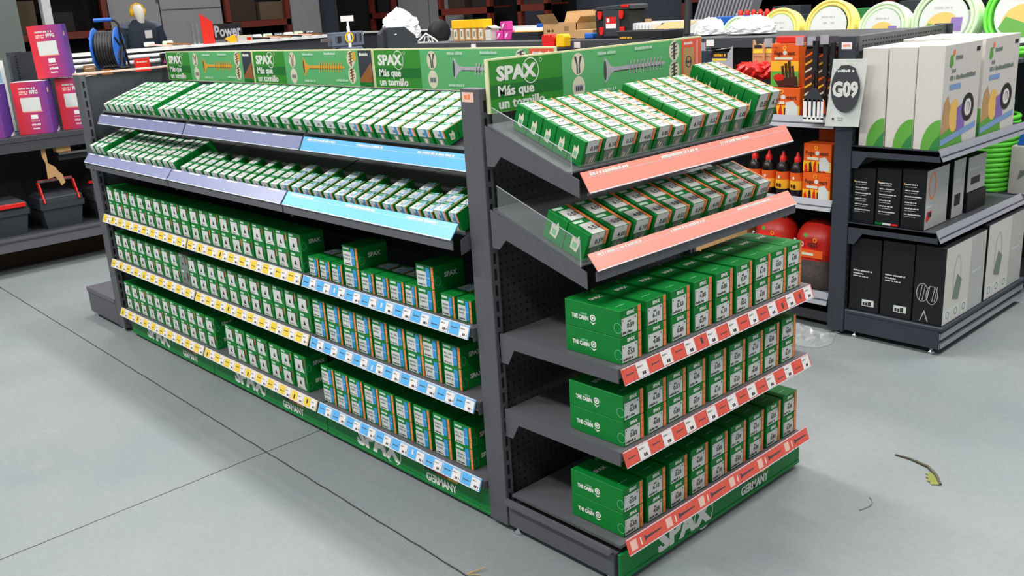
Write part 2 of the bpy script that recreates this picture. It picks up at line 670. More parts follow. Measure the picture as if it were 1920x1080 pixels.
# bases
b = MB()
b.box(0.085, 0.004, 0.025, 0.53, 1.0, 0.1, 'frame_grey')
b.at((0, 0, 0), (1, 0, 0))
b.prism([(0.085, 0.104), (0.525, 0.104), (0.53, 0.112), (0.522, 0.124), (0.085, 0.124)], 0.0, 0.012, 'shelf_grey')
b.world()
for i in range(9):
    b.box(0.11 + i * .045, 0.004 - 0.0006, 0.116, 0.128 + i * .045, 0.004, 0.12, 'slot_black')
b.build('base', fx)
b = MB()
b.box(-3.59, 0.0, 0.025, -3.165, 1.0, 0.15, 'frame_grey')
b.box(-3.595, -0.004, 0.15, -3.165, 1.004, 0.178, 'shelf_grey')
b.build('base', fx, 0.003)
b = MB()
b.box(-3.07, 0.03, 0.025, -0.01, 0.97, 0.118, 'frame_dark')
b.build('base', fx)
for p in ((0.111, 0.02), (0.5, 0.02), (0.5, 0.96), (-3.54, 0.02), (-3.135, 0.02), (-2.0, 0.06), (-1.0, 0.06)):
    foot(fx, *p)


def kick(F, a0, a1, z0, z1, out, o, letters, mark):
    b = MB()
    L = a1 - a0
    b.M = frame(pt(F, a0, 0, out), F['r'], UP)
    b.box(0, z0, -0.012, L, z1, 0, 'kick_green')
    b.box(0, z0, 0, L, z0 + .012, 0.003, 'kick_green')
    k = b.build('kick_board', fx, 0.0015)
    b = MB()
    b.M = frame(pt(F, a0, 0, out + .0008), F['r'], UP)
    x, w, z, h = letters
    b.text('SPAX', x, z, h, 'white_letters', 0, 0.02, w, heavy=.004)
    b.ring(x + w * .86, z + h * .45, w * .19, h * .7, .004, 'white_letters', .0003)
    b.build('brand_lettering', k)
    b = MB()
    b.M = frame(pt(F, a0, 0, out + .0008), F['r'], UP)
    x, w, z = mark
    b.text('GERMANY', x, z, .030, 'white_letters', 0, 0.015, w, heavy=.001)
    b.rect(x - .005, z + .04, x + w * .36, z + .075, 'flag_black')
    b.rect(x + w * .36, z + .04, x + w * .72, z + .07, 'flag_red')
    b.rect(x + w * .72, z + .04, x + w * 1.05, z + .065, 'flag_gold')
    b.build('origin_mark', k)


for a0, a1 in ((-2.99, -2.005), (-2.0, -1.005), (-1.0, -0.012)):
    kick(FA, a0, a1, 0.018, 0.119, -0.01, 0, (0.215, 0.27, 0.042, 0.076), (0.645, 0.168, 0.034))
kick(FB, 0.012, 0.985, 0.018, 0.104, 0.55, 0, (0.175, 0.262, 0.03, 0.072), (0.61, 0.16, 0.036))

# ---------------------------------------------------------------- shelves
TICK = {}


def ticket_mesh(kind):
    if kind not in TICK:
        b = MB()
        w, h = (0.042, 0.034) if kind != 'red' else (0.046, 0.04)
        b.rect(0, 0, w, h, 'ticket')
        b.scribble(w * .1, h * .68, w * .5, h * .12, 'print_grey', .0003, 3)
        b.scribble(w * .4, h * .12, w * .5, h * .24, 'print_dark', .0003, 5)
        TICK[kind] = b.mesh('price_ticket')
    return TICK[kind]


def price_strip(F, a0, a1, top, bot, kind, parent, seed=0):
    """top, bot = (z, out) of the strip's two long edges"""
    rd = random.Random(seed)
    p0, p1 = pt(F, a0, bot[0], bot[1]), pt(F, a0, top[0], top[1])
    fr = frame(p0, F['r'], p1 - p0)
    L, h = a1 - a0, (p1 - p0).length
    b = MB()
    b.M = fr
    basem, blk = {'yellow': ('strip_cream', 'strip_yellow'), 'blue': ('strip_blue_pale', 'strip_blue'), 'red': ('strip_red', 'strip_red'), 'long': ('strip_red', 'strip_red')}[kind]
    b.box(0, 0, -0.003, L, h, 0, basem)
    b.rect(0, 0, L, h * .06, 'strip_white', .0004)
    b.rect(0, h * .94, L, h, 'strip_white', .0004)
    tick = []
    if kind == 'long':
        n = 6
        P = L / n
        for i in range(n):
            x = i * P
            b.rect(x + .012, h * .2, x + .04, h * .8, 'strip_pinkish', .0005)
            b.rect(x + .055, h * .25, x + .06, h * .7, 'white_letters', .0005)
            b.poly([(x + .075, h * .3), (x + .085, h * .42), (x + P * .9, h * .46), (x + P * .95, h * .5), (x + P * .9, h * .54), (x + .085, h * .56), (x + .075, h * .7)], 'steel_dark', .0006)
    else:
        n = 10 if kind != 'red' else 9
        P = L / n
        tw = 0.042 if kind != 'red' else 0.048
        for i in range(n):
            x = i * P
            m = blk
            bx0, bx1 = x + P * .06, x + P - tw - .006
            b.rect(bx0, h * .1, bx1, h * .9, m, .0005)
            c = (bx0 + bx1) / 2
            w = (bx1 - bx0) * .36
            ym = h * rd.uniform(.35, .6)
            kind2 = rd.random()
            d = 'print_dark' if kind == 'yellow' else 'steel_dark'
            if kind2 < .75:
                b.poly([(c - w, ym - .005), (c - w * .8, ym - .0015), (c + w * .8, ym - .0015), (c + w, ym), (c + w * .8, ym + .0015), (c - w * .8, ym + .0015), (c - w, ym + .005)], d, .0007)
            else:
                b.rect(c - w * .3, ym - h * .2, c + w * .3, ym + h * .2, 'strip_white' if kind == 'blue' else d, .0007)
            tick.append((bx1 + .003, h * rd.uniform(.06, .12)))
        b.rect(L - .012, h * .06, L, h * .94, blk, .0006)
    s = b.build('price_strip', parent)
    for x, y in tick:
        t = link('price_ticket', ticket_mesh(kind), s)
        t.matrix_basis = fr @ Matrix.Translation((x, y, .0011))
    return s


def slanted_strip(F, a0, a1, top, bot, m, parent, seed):
    p0, p1 = pt(F, a0, bot[0], bot[1]), pt(F, a0, top[0], top[1])
    b = MB()
    b.M = frame(p0, F['r'], p1 - p0)
    L, h = a1 - a0, (p1 - p0).length
    b.box(0, 0, -0.003, L, h, 0, m)
    b.rect(0, 0, L, h * .05, 'strip_white', .0004)
    rd = random.Random(seed)
    if m == 'strip_violet':
        x = .02
        while x < L - .1:
            w = rd.uniform(.07, .11)
            b.rect(x, h * .86, x + w, h * .95, 'strip_white', .0005)
            x += w + rd.uniform(.05, .09)
    else:
        x = .03
        while x < L - .2:
            b.scribble(x, h * .76, rd.uniform(.14, .19), h * .15, 'white_letters', .0005, rd.random())
            x += rd.uniform(.28, .36)
        b.rect(.02, h * .7, L - .02, h * .715, 'strip_white', .0005)
    return b.build('ticket_rail', parent)


def flat_shelf(F, a0, a1, z, out0, out1, label, group, strip=None, name='shelf', bracket=True, thick=.028, lip='shelf_grey'):
    t = thing(name, label, 'shelf', tuple(pt(F, (a0 + a1) / 2, z, (out0 + out1) / 2)), group)
    b = MB()
    b.M = frame(pt(F, a0, 0, 0), F['r'], UP)
    L = a1 - a0
    b.box(0.002, z - .006, out0, L - .002, z, out1, 'shelf_grey')
    b.box(0.002, z - thick, out1 - .004, L - .002, z - .006, out1, lip)
    b.build('panel', t)
    for s, e in ((0.0, 'l'), (L - .003, 'r')):
        b = MB()
        b.M = frame(pt(F, a0 + s, 0, 0), F['r'], UP)
        if bracket:
            side = [(out1 - .002, z - .0005), (out1 - .002, z - .042), (out0 + .05, z - .042), (out0 + .02, z - .095), (out0 - .01, z - .095), (out0 - .01, z - .0005)]
        else:
            side = [(out1 - .002, z - .0005), (out1 - .002, z - thick), (out0, z - thick), (out0, z - .0005)]
        # polygon lies in the (out, z) plane, extruded along the shelf
        vs = [(0, q[1], q[0]) for q in side] + [(.003, q[1], q[0]) for q in side]
        n = len(side)
        b.add(vs, [tuple(range(n)), tuple(range(2 * n - 1, n - 1, -1))] + [(i, n + i, n + (i + 1) % n, (i + 1) % n) for i in range(n)], 'frame_grey')
        b.build('bracket', t)
    if strip:
        price_strip(F, a0 + .004, a1 - .004, strip[1], strip[2], strip[0], t, hash(label) % 1000 if False else len(label) + int(z * 1000))
    return t


T20 = math.tan(math.radians(20))


def slant_shelf(F, a0, a1, p0, out_back, label, group, rail, riser=.009, front_drop=.006, lip_to=.06):
    """p0 = (z, out): where the lowest front edge of the cartons stands on the sloping tray"""
    z0, o0 = p0
    t = thing('sloping_shelf', label, 'shelf', tuple(pt(F, (a0 + a1) / 2, z0, (o0 + out_back) / 2)), group)
    L = a1 - a0

    def zs(o):
        return z0 + (o0 - o) * T20 - .002
    of = o0 + .004
    b = MB()
    b.M = frame(pt(F, a0, 0, 0), F['r'], UP)

    def slab(x0, x1, pts, m):
        n = len(pts)
        vs = [(x0, q[1], q[0]) for q in pts] + [(x1, q[1], q[0]) for q in pts]
        b.add(vs, [tuple(range(n)), tuple(range(2 * n - 1, n - 1, -1))] + [(i, n + i, n + (i + 1) % n, (i + 1) % n) for i in range(n)], m)
    slab(.002, L - .002, [(of, zs(of)), (of, zs(of) - .006), (out_back, zs(out_back) - .006), (out_back, zs(out_back))], 'frame_black' if F is FA else 'shelf_grey')
    of2 = rail[2][1] - .006
    slab(.002, L - .002, [(of2, rail[2][0] - .002), (of2, rail[2][0] - front_drop), (of2 - .004, rail[2][0] - front_drop), (of2 - .004, rail[2][0] - .002)], 'shelf_grey')
    b.build('tray', t)
    for s in (0.0, L - .003):
        b = MB()
        b.M = frame(pt(F, a0, 0, 0), F['r'], UP)
        o1 = rail[1][1] - .004
        slab(s, s + .003, [(o1, zs(o1) - .0005), (o1, zs(o1) - .048), (out_back + .05, zs(out_back + .05) - .07), (out_back + .02, zs(out_back) - .12), (out_back - .01, zs(out_back) - .12), (out_back - .01, zs(out_back + .01) - .0005)], 'frame_grey')
        b.build('side_plate', t)
    b = MB()
    b.M = frame(pt(F, a0, 0, 0), F['r'], UP)
    d = riser * math.sin(math.radians(20))
    slab(.004, L - .004, [(of + .004, zs(of) + .001), (of + .007, zs(of)), (of + .007 - d * .2, zs(of) + riser), (of + .004 - d * .2, zs(of) + riser)], 'clear_plastic')
    b.build('clear_riser', t)
    slanted_strip(F, a0 + .003, a1 - .003, rail[1], rail[2], rail[0], t, len(label) * 7)
    return t, zs


A_BAYS = ((-3.03, -2.012), (-2.006, -1.008), (-1.002, -0.012))
BN = ('end bay furthest from the red endcap', 'middle bay', 'bay next to the red endcap')
BS = ('far', 'middle', 'near')
for i, (a0, a1) in enumerate(A_BAYS):
    col = 'blue' if i == 2 else 'violet'
    slant_shelf(FA, a0, a1, (1.226, -.085), -.345, '%s-railed sloping top shelf on the long side, %s' % (col, BN[i]), 'sloping shelves on the long side',
                ('strip_' + col, (1.213, -.06), (1.165, -.035)))
    slant_shelf(FA, a0, a1, (.985, -.0), -.46, '%s-railed sloping second shelf on the long side, %s' % (col, BN[i]), 'sloping shelves on the long side',
                ('strip_' + col, (1.022, .035), (.978, .07)), riser=.012, front_drop=.032)
    kind = 'blue' if i == 2 else 'yellow'
    for z, lv in ((.681, 'upper flat'), (.431, 'middle flat'), (.151, 'bottom')):
        flat_shelf(FA, a0, a1, z, -.465, .012, '%s-ticketed %s shelf on the long side, %s' % (kind, lv, BN[i]), 'flat shelves on the long side',
                   (kind, (z + .012, .016), (z - .030, .032)), bracket=(lv != 'bottom'))
for z, o1, lv, st in ((.682, .56, 'upper flat', ('red', (.682, .564), (.638, .58))), (.433, .56, 'middle flat', ('red', (.434, .564), (.39, .58))), (.135, .55, 'bottom', ('long', (.158, .566), (.112, .582)))):
    flat_shelf(FB, .014, 1.0, z, .095, o1, 'red-ticketed %s shelf on the short end of the screw gondola' % lv, 'flat shelves on the short end', st, bracket=(lv != 'bottom'), thick=.028 if lv != 'bottom' else .009)
tB1, zB1 = slant_shelf(FB, .004, 1.0, (1.21, .401), .1, 'pink-railed sloping top shelf on the short end of the screw gondola', 'sloping shelves on the short end',
                       ('strip_pink', (1.21, .453), (1.158, .486)), riser=.012)
tB2, zB2 = slant_shelf(FB, .004, 1.0, (.957, .428), .1, 'pink-railed sloping second shelf on the short end of the screw gondola', 'sloping shelves on the short end',
                       ('strip_pink', (.992, .469), (.95, .505)), riser=.016, front_drop=.03)
for t, zf, h, of in ((tB1, zB1, .055, .42), (tB2, zB2, .075, .44)):
    b = MB()
    b.M = frame((0, 0.008, 0), (0, 1, 0), UP)
    pts = [(of, zf(of)), (of, zf(of) + h), (.12, zf(.12) + h), (.12, zf(.12))]
    vs = [(0, q[1], q[0]) for q in pts] + [(.002, q[1], q[0]) for q in pts]
    b.add(vs, [(0, 1, 2, 3), (7, 6, 5, 4)] + [(i, 4 + i, 4 + (i + 1) % 4, (i + 1) % 4) for i in range(4)], 'clear_plastic')
    b.tube([(.001, zf(of) + h, of), (.001, zf(.12) + h, .12)], .0014, 'bag_grey', 6)
    b.tube([(.001, zf(of), of), (.001, zf(of) + h, of)], .0014, 'bag_grey', 6)
    b.build('clear_side_guard', t)

# ---------------------------------------------------------------- cartons
BODY = {}


def body(w, d, h, m='carton_green'):
    k = (round(w, 3), round(d, 3), round(h, 3), m)
    if k not in BODY:
        b = MB()
        b.box(0, 0, 0, w, d, h, m)
        BODY[k] = b.mesh('carton', 0.0012)
    return BODY[k]


LAB = {}
NUM = ('0.53', '0.59', '4.05', '6.10', '0.85')


def small_label(w, d, h, style, v):
    k = ('s', round(w, 3), round(d, 3), round(h, 3), style, v)
    if k in LAB:
        return LAB[k]
    b = MB()
    e = .0006
    b.at((0, 0, h + e), (1, 0, 0), (0, 1, 0))
    if style == 'white':
        b.rect(w * .08, d * .02, w * .88, d * .76, 'label_white')
        b.rect(w * .12, d * .84, w * .55, d * .95, 'print_mint')
        b.rect(w * (.35 + .1 * (v % 3)), d * .2, w * (.45 + .1 * (v % 3)), d * .4, 'print_grey', .0003)
    elif style == 'blue':
        b.rect(w * .05, d * .02, w * .86, d * .74, 'label_white')
        b.rect(w * .08, d * .82, w * .55, d * .92, 'print_mint')
        b.rect(w * .5, d * .02, w * .74, d * .97, 'strip_blue_pale', .0003)
        b.rect(w * .93, d * .0, w * .985, d * 1.0, 'kraft')
        b.rect(w * .3, d * .2, w * .42, d * .36, 'print_grey', .0003)
    else:
        b.rect(w * .18, d * .02, w * .8, d * .72, 'label_white')
        b.rect(w * .1, d * .8, w * .55, d * .94, 'print_pale')
        b.rect(w * .83, d * .0, w * .97, d * 1.0, 'print_orange')
        b.text(NUM[v % 5], w * .36, d * .28, d * .2, 'print_dark', .0003, .03)
    b.at((0, -e, 0))
    lo = h * (.5 if style != 'white' or h > .045 else .08)
    if style == 'orange':
        lo = h * .52
        b.rect(w * .12, lo, w * .8, h, 'label_white')
        b.rect(w * .83, lo, w * .97, h, 'print_orange')
        b.text(NUM[(v + 1) % 5], w * .36, lo + h * .1, h * .16, 'print_dark', .0003, .03)
        b.rect(w * .2, h * .03, w * .8, lo - h * .03, 'print_grey')
        rd = random.Random(v)
        for i in range(5):
            x = w * rd.uniform(.25, .65)
            y = h * rd.uniform(.06, .3)
            b.poly([(x, y), (x + w * .06, y), (x + w * .1, y + h * .14), (x + w * .05, y + h * .14)], 'label_cream', .0003 + i * .0001)
    else:
        b.rect(w * .07, lo, w * .86, h, 'label_white')
        b.rect(w * .38, lo + h * .1, w * .58, lo + h * .28, 'print_grey', .0003)
        if style == 'blue':
            b.rect(w * .58, lo, w * .76, h, 'print_blue', .0003)
            b.rect(w * .86, lo, w * .99, h, 'print_orange')
        if lo > h * .3:
            b.rect(w * .3, h * .06, w * .72, lo - h * .06, 'print_grey')
            b.rect(w * .4, h * .1, w * .6, lo - h * .12, 'label_cream', .0003)
    LAB[k] = b.mesh('printed_label')
    return LAB[k]


def carton_label(w, h, style, v):
    k = ('c', round(w, 3), round(h, 3), style, v)
    if k in LAB:
        return LAB[k]
    b = MB()
    b.at((0, -.0006, 0))
    rd = random.Random(v * 3 + 1)
    if style in ('white', 'grey'):
        lm = 'label_white' if style == 'white' else 'print_grey'
        b.rect(w * .08, h * .06, w * .72, h * .76, lm)
        b.poly([(w * .72, h * .06), (w * .84, h * .06), (w * .72, h * .3)], lm, 0)
        b.rect(w * .1, h * .82, w * .42, h * .93, 'print_pale')
        b.rect(w * .75, h * .34, w * .84, h * .84, 'print_dark')
        b.rect(w * .86, h * .5, w * .92, h * .9, ('leaf_green', 'wood_print', 'print_orange')[v % 3])
        x, y = w * rd.uniform(.28, .42), h * rd.uniform(.24, .34)
        b.poly([(x, y), (x + w * .2, y), (x + w * .16, y + h * .12), (x + w * .1, y + h * rd.uniform(.2, .3)), (x + w * .02, y + h * .1)], 'print_dark', .0003)
        b.scribble(w * .2, h * .11, w * .3, h * .06, 'print_grey', .0003, v)
    elif style == 'blue':
        b.rect(w * .05, h * .05, w * .6, h * .72, 'label_white')
        b.rect(w * .08, h * .82, w * .48, h * .92, 'print_pale')
        b.rect(w * .58, h * .1, w * .8, h * .92, 'print_blue', .0003)
        b.rect(w * .58, h * .45, w * .8, h * .5, 'strip_blue_pale', .0005)
        b.rect(w * .87, h * .02, w * .99, h * .98, 'print_orange', .0003)
        b.rect(w * .87, h * .34, w * .99, h * .36, 'wood_print', .0005)
        b.rect(w * .87, h * .66, w * .99, h * .68, 'wood_print', .0005)
        b.scribble(w * .1, h * .5, w * .42, h * .1, 'print_grey', .0003, v)
        b.scribble(w * .1, h * .34, w * .4, h * .1, 'print_grey', .0003, v + 9)
        b.scribble(w * .1, h * .1, w * .4, h * .08, 'print_dark', .0003, v + 5)
    else:
        b.rect(w * .06, h * .05, w * .78, h * .7, 'label_white')
        b.text('SPAX', w * .3, h * .79, h * .12, 'white_letters', 0, .06)
        b.rect(w * .82, h * .02, w * .96, h * .99, 'print_orange')
        for i in range(1, 4):
            b.rect(w * .82, h * (.25 * i), w * .96, h * (.25 * i + .012), 'wood_print', .0003)
        b.text(NUM[v % 5], w * .3, h * .3, h * .16, 'print_dark', .0003, .04)
        b.scribble(w * .34, h * .5, w * .14, h * .07, 'print_dark', .0003, v)
        b.scribble(w * .1, h * .1, w * .46, h * .1, 'print_dark', .0003, v + 4)
        b.rect(w * .1, h * .6, w * .14, h * .64, 'print_dark', .0003)
        b.rect(w * .68, h * .58, w * .72, h * .65, 'print_dark', .0003)
        # lid top: word near the back and near the front
    LAB[k] = b.mesh('printed_label')
    return LAB[k]


def side_print(w, d, h, side, kind):
    """print on a carton's end: side 0 = the x=0 face, 1 = the x=w face"""
    k = ('p', round(w, 3), round(d, 3), round(h, 3), side, kind)
    if k in LAB:
        return LAB[k]
    b = MB()
    if side == 0:
        b.M = frame((-.0006, d, 0), (0, -1, 0), UP)
    else:
        b.M = frame((w + .0006, 0, 0), (0, 1, 0), UP)
    if kind == 'case':
        b.text('THE CABIN', d * .13, h * .36, h * .15, 'white_letters', 0, .05, d * .31)
        b.scribble(d * .29, h * .55, d * .13, h * .08, 'print_mint', 0, 4)
        b.ring(d * .52, h * .5, d * .05, h * .13, .004, 'white_letters')
        b.ellipse(d * .52, h * .5, d * .02, h * .05, 'white_letters')
        b.poly([(d * .46, h * .36), (d * .52, h * .24), (d * .58, h * .36), (d * .52, h * .31)], 'white_letters', 0)
        b.ring(d * .96, h * .36, d * .07, h * .2, .0016, 'print_mint', 0, 20)
    elif kind == 'spax':
        b.text('SPAX', d * .34, h * .45, h * .2, 'white_letters', 0, .04)
        b.ring(d * .12, h * .35, d * .1, h * .2, .0012, 'print_mint', 0, 20)
    else:
        b.poly([(d * .3, h * .25), (d * .62, h * .2), (d * .7, h * .55), (d * .6, h * .8), (d * .5, h * .62), (d * .32, h * .7)], 'label_cream', 0)
        b.rect(d * .38, h * .3, d * .58, h * .5, 'print_mint', .0003)
    LAB[k] = b.mesh('side_print')
    return LAB[k]


def lid_print(w, d, h):
    k = ('l', round(w, 3), round(d, 3), round(h, 3))
    if k in LAB:
        return LAB[k]
    b = MB()
    b.at((0, 0, h + .0006), (1, 0, 0), (0, 1, 0))
    b.text('SPAX', w * .3, d * .62, w * .16, 'white_letters', 0, .04)
    b.rect(w * .25, d * .16, w * .65, d * .175, 'print_mint')
    LAB[k] = b.mesh('lid_print')
    return LAB[k]


def carton(name, dims, loc, rot, label, group, prints, m='carton_green'):
    o = link(name, body(*dims, m))
    o.location = loc
    o.rotation_euler = rot
    tag(o, label, 'box', group)
    for pm in prints:
        link(pm.name.split('.')[0], pm, o)
    return o


R20 = math.radians(20)
S20, C20 = math.sin(R20), math.cos(R20)
A1X = ((-2.992, -2.927, 0.042), (-2.927, -2.852, 0.042), (-2.852, -2.775, 0.042), (-2.775, -2.706, 0.042), (-2.706, -2.660, 0.042), (-2.657, -2.577, 0.053), (-2.571, -2.491, 0.053), (-2.487, -2.419, 0.053), (-2.419, -2.351, 0.053), (-2.318, -2.248, 0.042), (-2.248, -2.184, 0.042), (-2.184, -2.110, 0.053), (-2.110, -2.030, 0.053), (-2.014, -1.943, 0.053), (-1.943, -1.870, 0.053), (-1.870, -1.798, 0.053), (-1.798, -1.718, 0.053), (-1.716, -1.637, 0.053), (-1.637, -1.559, 0.053), (-1.559, -1.488, 0.053), (-1.488, -1.408, 0.053), (-1.407, -1.333, 0.053), (-1.333, -1.256, 0.053), (-1.256, -1.179, 0.053), (-1.179, -1.099, 0.053), (-1.092, -1.012, 0.053), (-1.012, -0.942, 0.053), (-0.942, -0.864, 0.053), (-0.864, -0.784, 0.053), (-0.780, -0.707, 0.053), (-0.707, -0.631, 0.053), (-0.631, -0.555, 0.053), (-0.555, -0.479, 0.053), (-0.479, -0.400, 0.053), (-0.400, -0.320, 0.053), (-0.320, -0.240, 0.053), (-0.238, -0.169, 0.053))
A2X = ((-3.022, -2.955, 0.080), (-2.955, -2.888, 0.080), (-2.888, -2.823, 0.080), (-2.815, -2.744, 0.060), (-2.744, -2.671, 0.060), (-2.671, -2.593, 0.060), (-2.593, -2.512, 0.060), (-2.512, -2.436, 0.060), (-2.436, -2.353, 0.060), (-2.353, -2.271, 0.060), (-2.271, -2.204, 0.060), (-2.204, -2.140, 0.067), (-2.140, -2.072, 0.067), (-2.072, -1.999, 0.067), (-1.965, -1.893, 0.050), (-1.893, -1.822, 0.050), (-1.822, -1.737, 0.050), (-1.737, -1.665, 0.050), (-1.665, -1.594, 0.050), (-1.594, -1.520, 0.050), (-1.520, -1.451, 0.050), (-1.451, -1.377, 0.050), (-1.377, -1.312, 0.050), (-1.312, -1.242, 0.050), (-1.242, -1.171, 0.050), (-1.171, -1.095, 0.050), (-1.095, -1.008, 0.055), (-1.008, -0.934, 0.055), (-0.934, -0.859, 0.055), (-0.859, -0.787, 0.055), (-0.787, -0.714, 0.055), (-0.714, -0.643, 0.055), (-0.643, -0.570, 0.055), (-0.570, -0.501, 0.055), (-0.501, -0.427, 0.055), (-0.427, -0.355, 0.055), (-0.355, -0.281, 0.055), (-0.281, -0.209, 0.055), (-0.209, -0.151, 0.055), (-0.151, -0.077, 0.066), (-0.077, -0.022, 0.066))
ROWN = ('front', 'second', 'third', 'fourth', 'back')
for c, (x0, x1, h) in enumerate(A1X):
    st = 'blue' if x0 > -.72 else 'white'
    for rw in range(5):
        w = round((x1 - x0) - .012, 2)
        o = carton('small_screw_box', (w, .051, h), (x0 + .002, .085 + rw * .053 * C20, 1.226 + rw * .053 * S20), (R20, 0, 0),
                   '%s green screw box, %s column from the far end, %s row, top sloping shelf' % ('blue-printed' if st == 'blue' else 'white-topped', ORD[c], ROWN[rw]), 'screw boxes on the top sloping shelves, long side',
                   [small_label(w, .051, h, st, (c + rw) % 3)])
        if c == len(A1X) - 1 and rw == 0:
            link('side_print', side_print(w, .051, h, 1, 'flower'), o)
n2 = 0
for c, (x0, x1, h) in enumerate(A2X):
    st = 'blue' if x0 > -1.1 else 'white'
    rows = 4 if x0 < -1.98 else (3 if (x0 < -1.85 or c % 2 == 0) else 2)
    for rw in range(rows):
        w = round((x1 - x0) - .012, 2)
        carton('small_screw_box', (w, .051, h), (x0 + .002, rw * .053 * C20, .985 + rw * .053 * S20), (R20, 0, 0),
               '%s green screw box, %s column from the far end, %s row, second sloping shelf' % ('blue-printed' if st == 'blue' else 'white-topped', ORD[c], ROWN[rw]), 'screw boxes on the second sloping shelves, long side',
               [small_label(w, .051, h, st, (c + rw) % 3)])

# cartons on the three flat shelves of the long side
DC = .105
LV = {.681: 'upper flat', .431: 'middle flat', .151: 'bottom'}


def carton_pair(xs, z, st, bay, bayname, w=.093, rows=2, start=0):
    for i, x in enumerate(xs):
        for rw in range(rows):
            s2 = st
            m = 'carton_green'
            if bay == 0 and z == .431 and i == 8:
                s2, m = 'grey', 'carton_grey_green'
            o = carton('screw_carton', (w, DC, .0765), (x, .02, z + .0004 + rw * .0775), (0, 0, 0),
                       '%s screw carton, %s layer, %s from the far end, %s shelf, %s' % ({'white': 'white-labelled green', 'grey': 'grey-green', 'blue': 'blue-striped green'}[s2], ('lower', 'upper')[rw], ORD[i + start], LV[z], bayname),
                       'screw cartons on the flat shelves, long side', [carton_label(w, .0765, s2, (i * 2 + rw) % 6)], m)
            if i == len(xs) - 1:
                link('side_print', side_print(w, DC, .0765, 1, 'spax'), o)


XA = [-3.03 + .0995 * i for i in range(10)]
carton_pair(XA, .681, 'white', 0, 'far bay')
carton_pair([-2.03, -1.93, -1.832, -1.732, -1.635, -1.543, -1.438, -1.338, -1.246, -1.147], .681, 'white', 1, 'middle bay')
carton_pair(XA, .431, 'white', 0, 'far bay')
carton_pair([-2.033 + .0995 * i for i in range(10)], .431, 'white', 1, 'middle bay')
carton_pair([-1.024, -.921, -.817, -.721, -.619, -.516, -.415, -.322, -.216], .431, 'blue', 2, 'near bay')
carton_pair([-3.027 + .0985 * i for i in range(11)], .151, 'white', 0, 'far bay')
carton_pair([-1.843, -1.747, -1.641, -1.545, -1.436, -1.339, -1.230], .151, 'white', 1, 'middle bay')
carton_pair([-1.02, -.92, -.821, -.719, -.624, -.52, -.413, -.302, -.19], .151, 'blue', 2, 'near bay')
# the loosely filled upper shelf of the near bay: small open-fronted rows and two tall cartons
k = 0
for x, w, tall in ((-1.011, .072, 0), (-.932, .072, 0), (-.85, .072, 0), (-.762, .098, 1), (-.655, .078, 0), (-.567, .078, 0), (-.484, .084, 0), (-.394, .066, 0), (-.323, .094, 1), (-.2, .07, 0), (-.118, .07, 0)):
    if tall:
        for rw in range(2):
            o = carton('screw_carton', (w, .13, .0785), (x, .02, .6814 + rw * .0795), (0, 0, 0),
                       '%s of two stacked wide screw cartons, %s such stack on the blue-ticketed upper shelf' % (('lower', 'upper')[rw], 'first' if x < -.5 else 'second'), 'stacked wide screw cartons',
                       [carton_label(w, .0785, 'blue', rw + k)])
            link('side_print', side_print(w, .13, .0785, 1, 'spax'), o)
    else:
        for rw in range(2):
            carton('screw_carton', (w, .068, .0765), (x, .02 + rw * .07, .6814), (0, 0, 0),
                   'narrow blue-striped screw carton, %s row, %s from the far end, blue-ticketed upper shelf' % (('front', 'back')[rw], ORD[k]), 'narrow screw cartons, near bay',
                   [carton_label(w, .0765, 'blue', k % 6), small_label(w, .068, .0765, 'blue', k % 3)] if rw else [carton_label(w, .0765, 'blue', k % 6)])
    k += 1

# endcap: sloping shelves
for c, (y0, y1, h) in enumerate(((.061, .130, .074), (.136, .203, .074), (.209, .278, .074), (.284, .360, .074), (.366, .438, .074), (.444, .508, .064), (.514, .592, .086), (.598, .669, .086), (.675, .746, .086), (.752, .824, .086), (.858, .928, .117), (.932, .992, .117))):
    for rw in range(5):
        w = round(y1 - y0, 3)
        o = carton('screw_box', (w, .053, h), (.401 - rw * .055 * C20, y0, 1.2105 + rw * .055 * S20), (R20, 0, math.pi / 2),
                   '%s orange-edged screw box, %s column from the corner post, %s row, upper pink-railed shelf' % ('tallest' if h > .1 else ('taller' if h > .08 else 'low'), ORD[c], ROWN[rw]), 'orange-edged screw boxes on the short end',
                   [small_label(w, .053, h, 'orange', (c * 2 + rw) % 5)])
        if c == 0 or c == 10:
            link('side_print', side_print(w, .053, h, 0, 'flower'), o)
for c, y0 in enumerate((.028, .122, .216, .308, .394, .482, .570, .658, .746, .836)):
    for rw in range(2):
        o = carton('screw_box', (.082, .079, .085), (.428 - rw * .081 * C20, y0, .957 + rw * .081 * S20), (R20, 0, math.pi / 2),
                   'orange-edged screw box, %s from the corner post, %s row, second pink-railed shelf' % (ORD[c], ('front', 'back')[rw]), 'orange-edged screw boxes on the short end',
                   [small_label(.082, .079, .085, 'orange', (c + rw) % 5)])
        if c == 0:
            link('side_print', side_print(.082, .079, .085, 0, 'flower'), o)
# endcap: large cases
for z, xf, ys, lv in ((.682, .545, (.042, .153, .263, .372, .480, .586, .690, .783, .878), 'upper'), (.433, .545, (.045, .149, .243, .341, .449, .554, .656, .752, .855), 'middle'), (.136, .53, (.052, .160, .268, .376, .482, .588, .694, .799, .902), 'bottom')):
    for c, y in enumerate(ys):
        for rw in range(2):
            w = .090
            o = carton('screw_case', (w, .205, .0765), (xf, y, z + .0004 + rw * .0775), (0, 0, math.pi / 2),
                       'large green screw case, %s layer, %s from the corner post, %s red-ticketed shelf' % (('lower', 'upper')[rw], ORD[c], lv), 'large screw cases on the short end',
                       [carton_label(w, .0765, 'case', (c * 2 + rw) % 5)])
            if c == 0:
                link('side_print', side_print(w, .205, .0765, 0, 'case'), o)
            if rw == 1:
                link('lid_print', lid_print(w, .205, .0765), o)

